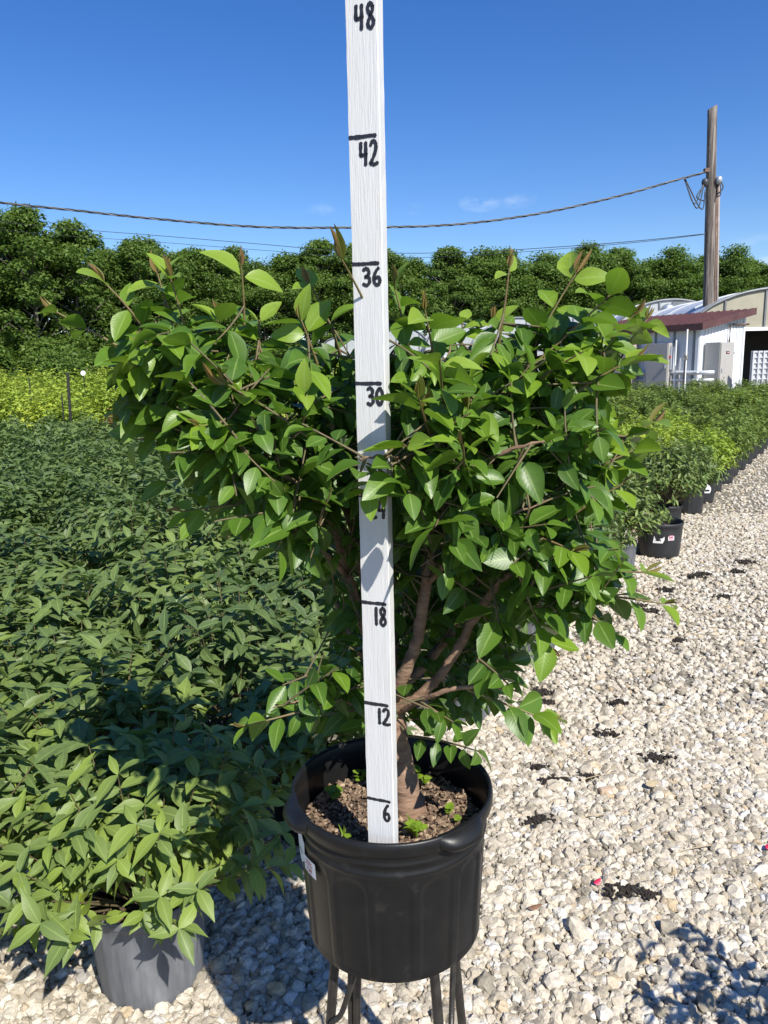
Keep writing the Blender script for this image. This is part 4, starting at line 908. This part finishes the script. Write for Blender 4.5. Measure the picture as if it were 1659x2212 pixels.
# ------------------------------------------------------------------ hoop greenhouses
def hoop(cx, Y, peak_y, W, mat_end, lab, opening=None, fan=False, yaw=0.0, length=24, door=False, group=None):
    pk = at(cx, peak_y, Y); Hh = pk[2]; side = Hh*.42
    r = empty('greenhouse', (pk[0], Y, 0), yaw); tag(r, lab, 'greenhouse', group)
    n = 24; th = np.linspace(math.pi, 0, n+1); arc = [(W/2*math.cos(a), side+(Hh-side)*math.sin(a)**.85) for a in th]
    outl = [(-W/2, 0)] + arc + [(W/2, 0)]
    m = MB(); k = len(outl); m.add([(x, 0, z) for x, z in outl]+[(x, length, z) for x, z in outl], [(i, i+1, k+i+1, k+i) for i in range(k-1)]); m.build('cover', MATS['poly_white'], r, smooth=True)
    # end wall, cut round the opening
    m = MB(); ox0, ox1, oz = opening if opening else (0, 0, 0)
    cols = sorted(set([x for x, z in arc] + ([ox0, ox1] if opening else []))); zx = lambda x: np.interp(x, [p[0] for p in arc], [p[1] for p in arc])
    for a, b in zip(cols[:-1], cols[1:]):
        lo = oz if opening and a >= ox0-1e-6 and b <= ox1+1e-6 else 0
        m.add([(a, .01, lo), (b, .01, lo), (b, .01, zx(b)), (a, .01, zx(a))], [(0, 1, 2, 3)])
    m.build('end_wall', MATS[mat_end], r)
    m = MB(); m.tube([(x, -.03, z) for x, z in outl], .075, 6); m.build('end_hoop', MATS['frame_dark'], r, smooth=True)
    for x in np.arange(-W/2+W/5, W/2-.1, W/5):
        if opening and ox0 < x < ox1: z0 = oz
        else: z0 = 0
        m = MB(); m.box((x, -.03, (z0+zx(x))/2), (.08, .06, zx(x)-z0-.05)); m.build('stud', MATS['frame_dark'], r)
    m = MB(); zr = side*1.0; m.box((0, -.02, zr if not opening else max(zr, oz+.05)), (W-.1, .05, .09)); m.build('rail', MATS['frame_dark'], r)
    for y in np.arange(2, length, 3.0):
        m = MB(); m.tube([(x*1.004, y, z*1.004) for x, z in outl], .04, 5); m.build('hoop', MATS['poly_white'], r, smooth=True)
    if opening:
        m = MB(); m.add([(ox0-.4, 3.0, 0), (ox1+.4, 3.0, 0), (ox1+.4, 3.0, oz+.3), (ox0-.4, 3.0, oz+.3)], [(0, 1, 2, 3)]); m.build('interior_shade', MATS['dark_void'], r)  # dark sheet stands in for the shade inside the doorway
        m = MB(); m.box(((ox0+ox1)/2, -.07, oz+.06), (ox1-ox0+.2, .10, .16)); m.build('door_header', MATS['tag_white'], r)
    if fan:
        m = MB(); fz = Hh-.62; m.lathe([(.001, .30), (.2, .28), (.34, .18), (.38, .0), (.36, -.3)], 24); v = m.v[0].copy(); m.v[0] = np.stack([v[:, 0]-.3, -v[:, 2]-.25, v[:, 1]+fz], 1); m.build('fan_hood', MATS['galv'], r, smooth=True)
        m = MB(); m.box((.55, -.05, fz), (1.1, .10, .95)); m.build('vent_panel', MATS['frame_dark'], r)
    return r
hoop(1700, 36, 620, 9.4, 'poly_tan', 'large greenhouse with tan end wall and dark open doorway beside the shed', (-2.6, 4.0, 2.82))
hoop(1452, 46, 647, 7.4, 'poly_grey', 'hoop greenhouse with round silver fan hood behind the white shed', None, True)
hoop(1262, 54, 670, 7.4, 'poly_grey', 'hoop greenhouse left of the one with the silver fan hood', (-1.4, 1.6, 2.4))
GH = 'hoop greenhouses in a row before the trees'; HL = 'small hoop greenhouse in the far row before the trees'
hoop(1120, 63, 686, 6.6, 'poly_grey', HL, (-1.8, 1.2, 2.3), group=GH); hoop(985, 70, 697, 5.8, 'poly_grey', HL, (-1.0, 1.2, 2.2), group=GH); hoop(868, 75, 707, 5.6, 'poly_grey', HL, None, group=GH); hoop(738, 80, 727, 5.4, 'poly_grey', HL, (-1, 1, 2.2), group=GH); hoop(640, 84, 737, 5.4, 'poly_grey', HL, (-1, .6, 2.1), group=GH)

# ------------------------------------------------------------------ utility pole, cables
PB = at(1532, 665, 37); PT_ = at(1539, 232, 37); PBT = np.array([PB[0]-(PT_[0]-PB[0])*.3, 37, 0.0])
up_ = empty('utility_pole', tuple(PBT)); tag(up_, 'weathered wooden utility pole rising behind the shed', 'utility pole')
m = MB(); ht = PT_[2]; nn = 24; q = np.array([PBT*(1-t)+np.array([PT_[0], 37, ht])*t for t in np.linspace(0, 1, nn)])-PBT
rr = np.linspace(.27, .205, nn)*(1+.03*(rng.random(nn)-.5)); m.tube(q, rr, 18); v = m.v[0]; top = v[:, 2] > ht-.01; v[top, 2] += (v[top, 0]-q[-1][0])*.45
shaft = m.build('shaft', MATS['pole_wood'], up_, smooth=True)
def poleat(y): return at(1535, y, 37)
for dx, r_, mt in ((.29, .045, 'pipe_rust'), (.39, .055, 'pipe_tan')):
    z1 = poleat(395)[2]; m = MB(); b_ = q[0]; t1 = z1/ht; p1 = q[-1]*t1
    m.tube([np.array([dx, -.10, 0]), p1*.5+np.array([dx-.03, -.10, 0]), p1+np.array([dx-.06, -.10, 0])], r_, 8); m.build('riser_pipe', MATS[mt], up_, smooth=True)
def head(px_, py_, mat):
    p = at(px_, py_, 36.75)-PBT; m = MB(); m.lathe([(.02, .16), (.12, .12), (.16, .0), (.13, -.14), (.05, -.22)], 14, c=p); m.build('weather_head', MATS[mat], up_, smooth=True)
head(1523, 393, 'cable'); head(1553, 388, 'galv')
m = MB(); m.box(at(1526, 368, 36.75)-PBT, (.2, .25, .16)); m.build('bracket', MATS['pipe_rust'], up_)
for (a, b, c) in (((1478, 385), (1500, 440), (1520, 396)), ((1478, 386), (1505, 450), (1521, 400)), ((1480, 387), (1515, 452), (1524, 410)), ((1522, 398), (1505, 425), (1522, 435)), ((1556, 388), (1562, 405), (1550, 420)), ((1556, 390), (1556, 420), (1548, 425))):
    P3 = [at(*a, 36.7)-PBT, at(*b, 36.6)-PBT, at(*c, 36.7)-PBT]; m = MB(); m.tube(spline(P3, 8), .028, 6); m.build('drip_wire', MATS['cable'], up_, smooth=True)
def cable(pts, lab, r=.012, twist=0.0, mats=('cable',)):
    q = spline([at(*p) for p in pts], 14); base = q[0].copy(); r0 = empty('cable', tuple(base)); tag(r0, lab, 'cable')
    if not twist:
        m = MB(); m.tube(q-base, r, 5); m.build('wire', MATS[mats[0]], r0, smooth=True); return
    seg = np.r_[0, np.cumsum(np.linalg.norm(np.diff(q, axis=0), axis=1))]; s = np.linspace(0, seg[-1], int(seg[-1]/.16)); Q = np.stack([np.interp(s, seg, q[:, k]) for k in range(3)], 1)
    T = nrm(np.gradient(Q, axis=0)); A_ = nrm(np.cross(T, UP)); B_ = np.cross(T, A_)
    for k, mt in enumerate(mats):
        ph = s*2*math.pi/1.7 + k*2*math.pi/len(mats); P3 = Q + twist*(np.cos(ph)[:, None]*A_ + np.sin(ph)[:, None]*B_)
        m = MB(); m.tube(P3-base, r, 5); m.build('strand', MATS[mt], r0, smooth=True)
cable([(1524, 372, 36.7), (1475, 385, 36.5), (1330, 425, 36), (1160, 462, 35.5), (980, 485, 35), (790, 491, 34.5), (560, 490, 34), (330, 472, 33.5), (150, 453, 33), (0, 437, 32.5), (-200, 405, 32), (-420, 360, 31.5)], 'thick twisted service cable sagging across the sky to the pole', .026, .03, ('cable', 'cable', 'cable_grey'))
cable([(1524, 505, 36.8), (1380, 520, 38), (1225, 532, 40), (1000, 545, 42), (780, 545, 44), (560, 527, 46), (330, 508, 48), (105, 490, 50), (-150, 462, 52)], 'thin cable leaving the pole low in front of the tree tops', .017)
cable([(1524, 506, 36.8), (1380, 523, 38), (1215, 537, 40), (1000, 553, 42), (780, 556, 44), (560, 540, 46), (330, 522, 48), (105, 506, 50), (-150, 480, 52)], 'lower thin cable running just under another thin one before trees', .013)

# ------------------------------------------------------------------ trees
def tree_variant(seed, H, W, base):
    r_ = np.random.default_rng(seed); Lf = Leaves(); lobes = []
    for k in range(84):
        t = r_.random()**.8; z = base + (H-base)*t
        prof = math.sin(math.pi*min(1, (.12+.86*t)))**.6*(1 if t < .75 else 1-.5*(t-.75)/.25)
        a = r_.random()*6.283; rr = W/2*prof*math.sqrt(r_.random())*.95
        lobes.append((rr*math.cos(a), rr*math.sin(a), z, .45+.85*r_.random()**1.4))
    for k in range(16): a = r_.random()*6.28; q_ = r_.random()*W*.34; lobes.append((q_*math.cos(a), q_*math.sin(a), H-.2-2.0*r_.random()-q_*.5, .28+.4*r_.random()))
    for (x, y, z, s) in lobes:
        for i in range(int(230*s)):
            d = nrm(r_.normal(size=3)); rad_ = s*(.45+.75*r_.random()); p = np.array([x, y, z]) + d*rad_*np.array([1.25, 1.25, .72])
            dr = nrm(d*np.array([1, 1, .1]) + r_.normal(size=3)*.5 - np.array([0, 0, .35])); n_ = nrm(np.array([0, 0, .8]) + d*.6 + r_.normal(size=3)*.35)
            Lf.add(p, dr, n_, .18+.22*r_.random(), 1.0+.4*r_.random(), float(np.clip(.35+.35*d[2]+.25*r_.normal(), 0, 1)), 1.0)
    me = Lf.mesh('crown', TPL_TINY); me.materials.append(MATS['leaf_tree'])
    m = MB(); tr = np.array([(0, 0, 0), (.1, .05, H*.2), (-.08, .1, H*.45), (.12, -.1, H*.7), (0, 0, H*.93)]); m.tube(spline(tr, 4), np.linspace(.24, .05, 17), 8)
    for (x, y, z, s) in lobes[::2]:
        zz = max(1.2, z-1.8-1.2*r_.random()); b0_ = np.array([0, 0, zz]); m.tube(bez(b0_, (x, y, z), -.2, 5), np.linspace(.085, .025, 5), 5, False)
    tm = m.mesh('trunk', True); tm.materials.append(MATS['tree_bark'])
    return me, tm
TV = [tree_variant(11+i, 14.5, w, b) for i, (w, b) in enumerate(((9.0, 1.6), (10.0, 2.6), (8.5, 2.0), (9.6, 1.2), (10.2, 3.0)))]
line = spline([np.array([-62, 46, 0.]), np.array([-44, 56, 0.]), np.array([-30, 66, 0.]), np.array([-14, 82, 0.]), np.array([8, 88, 0.]), np.array([34, 94, 0.]), np.array([60, 100, 0.]), np.array([84, 106, 0.])], 12)
seg = np.r_[0, np.cumsum(np.linalg.norm(np.diff(line, axis=0), axis=1))]
LT = 'broad green tree in the dense row along the back'; GT = 'trees in the dense back row'
def put_tree(p, sc, sx, vi, row=0):
    fm, tm = TV[vi]; r = empty('tree', tuple(p), rng.random()*6.283); tag(r, ('tall ' if sc > .985 else 'shorter ' if sc < .92 else '') + ('broad ' if sx > 1.1 else 'slender ' if sx < 1.0 else '') + ('green tree in the front of the dense back row' if row == 0 else 'green tree partly hidden behind the front row of trees'), 'tree', GT)
    a = link('crown', fm, None, r); a['kind'] = 'stuff'; b = link('trunk', tm, None, r)
    for o in (a, b): o.scale = (sx, sx, sc)
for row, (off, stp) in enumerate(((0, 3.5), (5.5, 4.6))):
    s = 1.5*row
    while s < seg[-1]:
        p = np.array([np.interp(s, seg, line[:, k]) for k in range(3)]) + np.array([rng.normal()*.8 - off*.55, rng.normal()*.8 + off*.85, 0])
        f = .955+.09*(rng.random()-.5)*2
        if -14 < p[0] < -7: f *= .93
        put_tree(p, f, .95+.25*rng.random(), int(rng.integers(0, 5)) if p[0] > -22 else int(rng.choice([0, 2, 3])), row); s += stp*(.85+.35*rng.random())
# low bushes at the foot of the trees on the left
UB = tree_variant(77, 3.6, 4.6, .2)
for i, (x, y, sc) in enumerate(((-36, 58, 1.25), (-31, 60, .9), (-27, 63, 1.0), (-41, 54, 1.1), (-22, 68, 1.0), (-46, 50, 1.2), (-25, 58, .75), (-18, 73, .9), (-33, 53, .8))):
    r = empty('bush', (x, y, 0), rng.random()*6.28); tag(r, 'rounded dark green bush at the foot of the trees', 'bush', 'bushes at the foot of the trees')
    a = link('crown', UB[0], None, r); a['kind'] = 'stuff'; b = link('trunk', UB[1], None, r)
    for o in (a, b): o.scale = (sc*1.25, sc*1.25, sc)

# ------------------------------------------------------------------ small things on the gravel
def clump(x, y, s, lab, grp):
    p = onground(x, y, .012); m = MB()
    for i in range(60):
        d = rng.normal(size=2)*s*.45; R = np.array(Matrix.Rotation(rng.random()*6.28, 3, 'Z') @ Matrix.Rotation((rng.random()-.5)*1.6, 3, 'Y'))
        m.box((d[0]*1.25, d[1]*.8, .002+.008*rng.random()), (s*(.12+.55*rng.random()**2.5), s*(.07+.16*rng.random()), .008), R=R)
    o = m.build('dark_clump', MATS['clump_dark']); o.location = p; tag(o, lab, 'mulch clump', grp)  # small dark pieces lying in a loose clump
for (x, y, s) in ((1165, 1497, .045), (1340, 1520, .04), (1305, 1583, .05), (1410, 1640, .055), (1165, 1660, .03), (1200, 1690, .04), (1270, 1680, .03), (1165, 1775, .045), (1335, 1925, .045), (1395, 1935, .03), (1500, 1245, .06), (1440, 1275, .05), (1520, 1240, .04), (1560, 1290, .05), (1405, 1320, .05), (1380, 1310, .04), (1610, 1215, .06), (1470, 1385, .04), (1180, 1520, .03), (1590, 1235, .05)):
    clump(x, y, s, 'dark clump of small pieces scattered on the cream gravel', 'dark clumps on the gravel')
def flake(name, x, y, L, mat, lab, cat, curl=.3, W=1.2, a=.5, z=.03):
    p = onground(x, y, z); s = Leaves(); s.add((0, 0, 0), (math.cos(a), math.sin(a), .15), (0, -.3, 1), L, W, 0.0, -curl*8)
    o = link(name, s.mesh(name, TPL_BROAD[0]), MATS[mat]); o.location = p; tag(o, lab, cat)
flake('petal', 1284, 1908, .026, 'red_petal', 'crumpled crimson petal on the open gravel', 'petal'); flake('petal', 1655, 1832, .03, 'red_petal', 'crimson petal near the shadow on the gravel', 'petal')
flake('dry_leaf', 1140, 1962, .045, 'dry_leaf', 'curled brown dry leaf on the gravel beside the pot', 'dry leaf', .1, .6, .1); flake('dry_leaf', 1395, 1695, .05, 'straw', 'pale tan dry leaf flat on the gravel', 'dry leaf', .02, 1.1, .1)
p = onground(1308, 1707, .02); m = MB(); m.box((0, 0, 0), (.05, .026, .022), rz=.25); o = m.build('brick_fragment', MATS['brick_chip'], None, bevel=.003); o.location = p; tag(o, 'pinkish tan brick fragment lying on the gravel', 'brick fragment')
for i, (x0, y0, x1, y1) in enumerate(((1255, 1685, 1335, 1668), (1245, 1765, 1345, 1760), (1450, 1845, 1540, 1825), (1310, 1670, 1340, 1648))):
    a_, b_ = onground(x0, y0, .022), onground(x1, y1, .024); m = MB(); m.tube(bez(a_, b_, .008, 6)-a_, .0016, 5); o = m.build('dry_straw', MATS['straw']); o.location = a_; tag(o, 'thin pale dry straw lying on the gravel', 'straw', 'dry straws on the gravel')
p = onground(1300, 1640, .01)
# shrub outside the picture whose shade falls on the gravel at lower right
B, mb = bush(.52, .34, .24, 46, 4, .062, TPL_LANCE)
r = empty('potted_shrub', (1.22, .98, 0)); tag(r, 'shrub in a black pot standing alone on the gravel right of the stand', 'potted shrub'); link('pot', POT_B, None, r); link('soil', SOIL_ME, None, r)
o = link('foliage', B.mesh('foliage', TPL_LANCE), MATS['leaf_dark'], r); o['kind'] = 'stuff'; mb.build('stems', MATS['twig'], r)['kind'] = 'stuff'
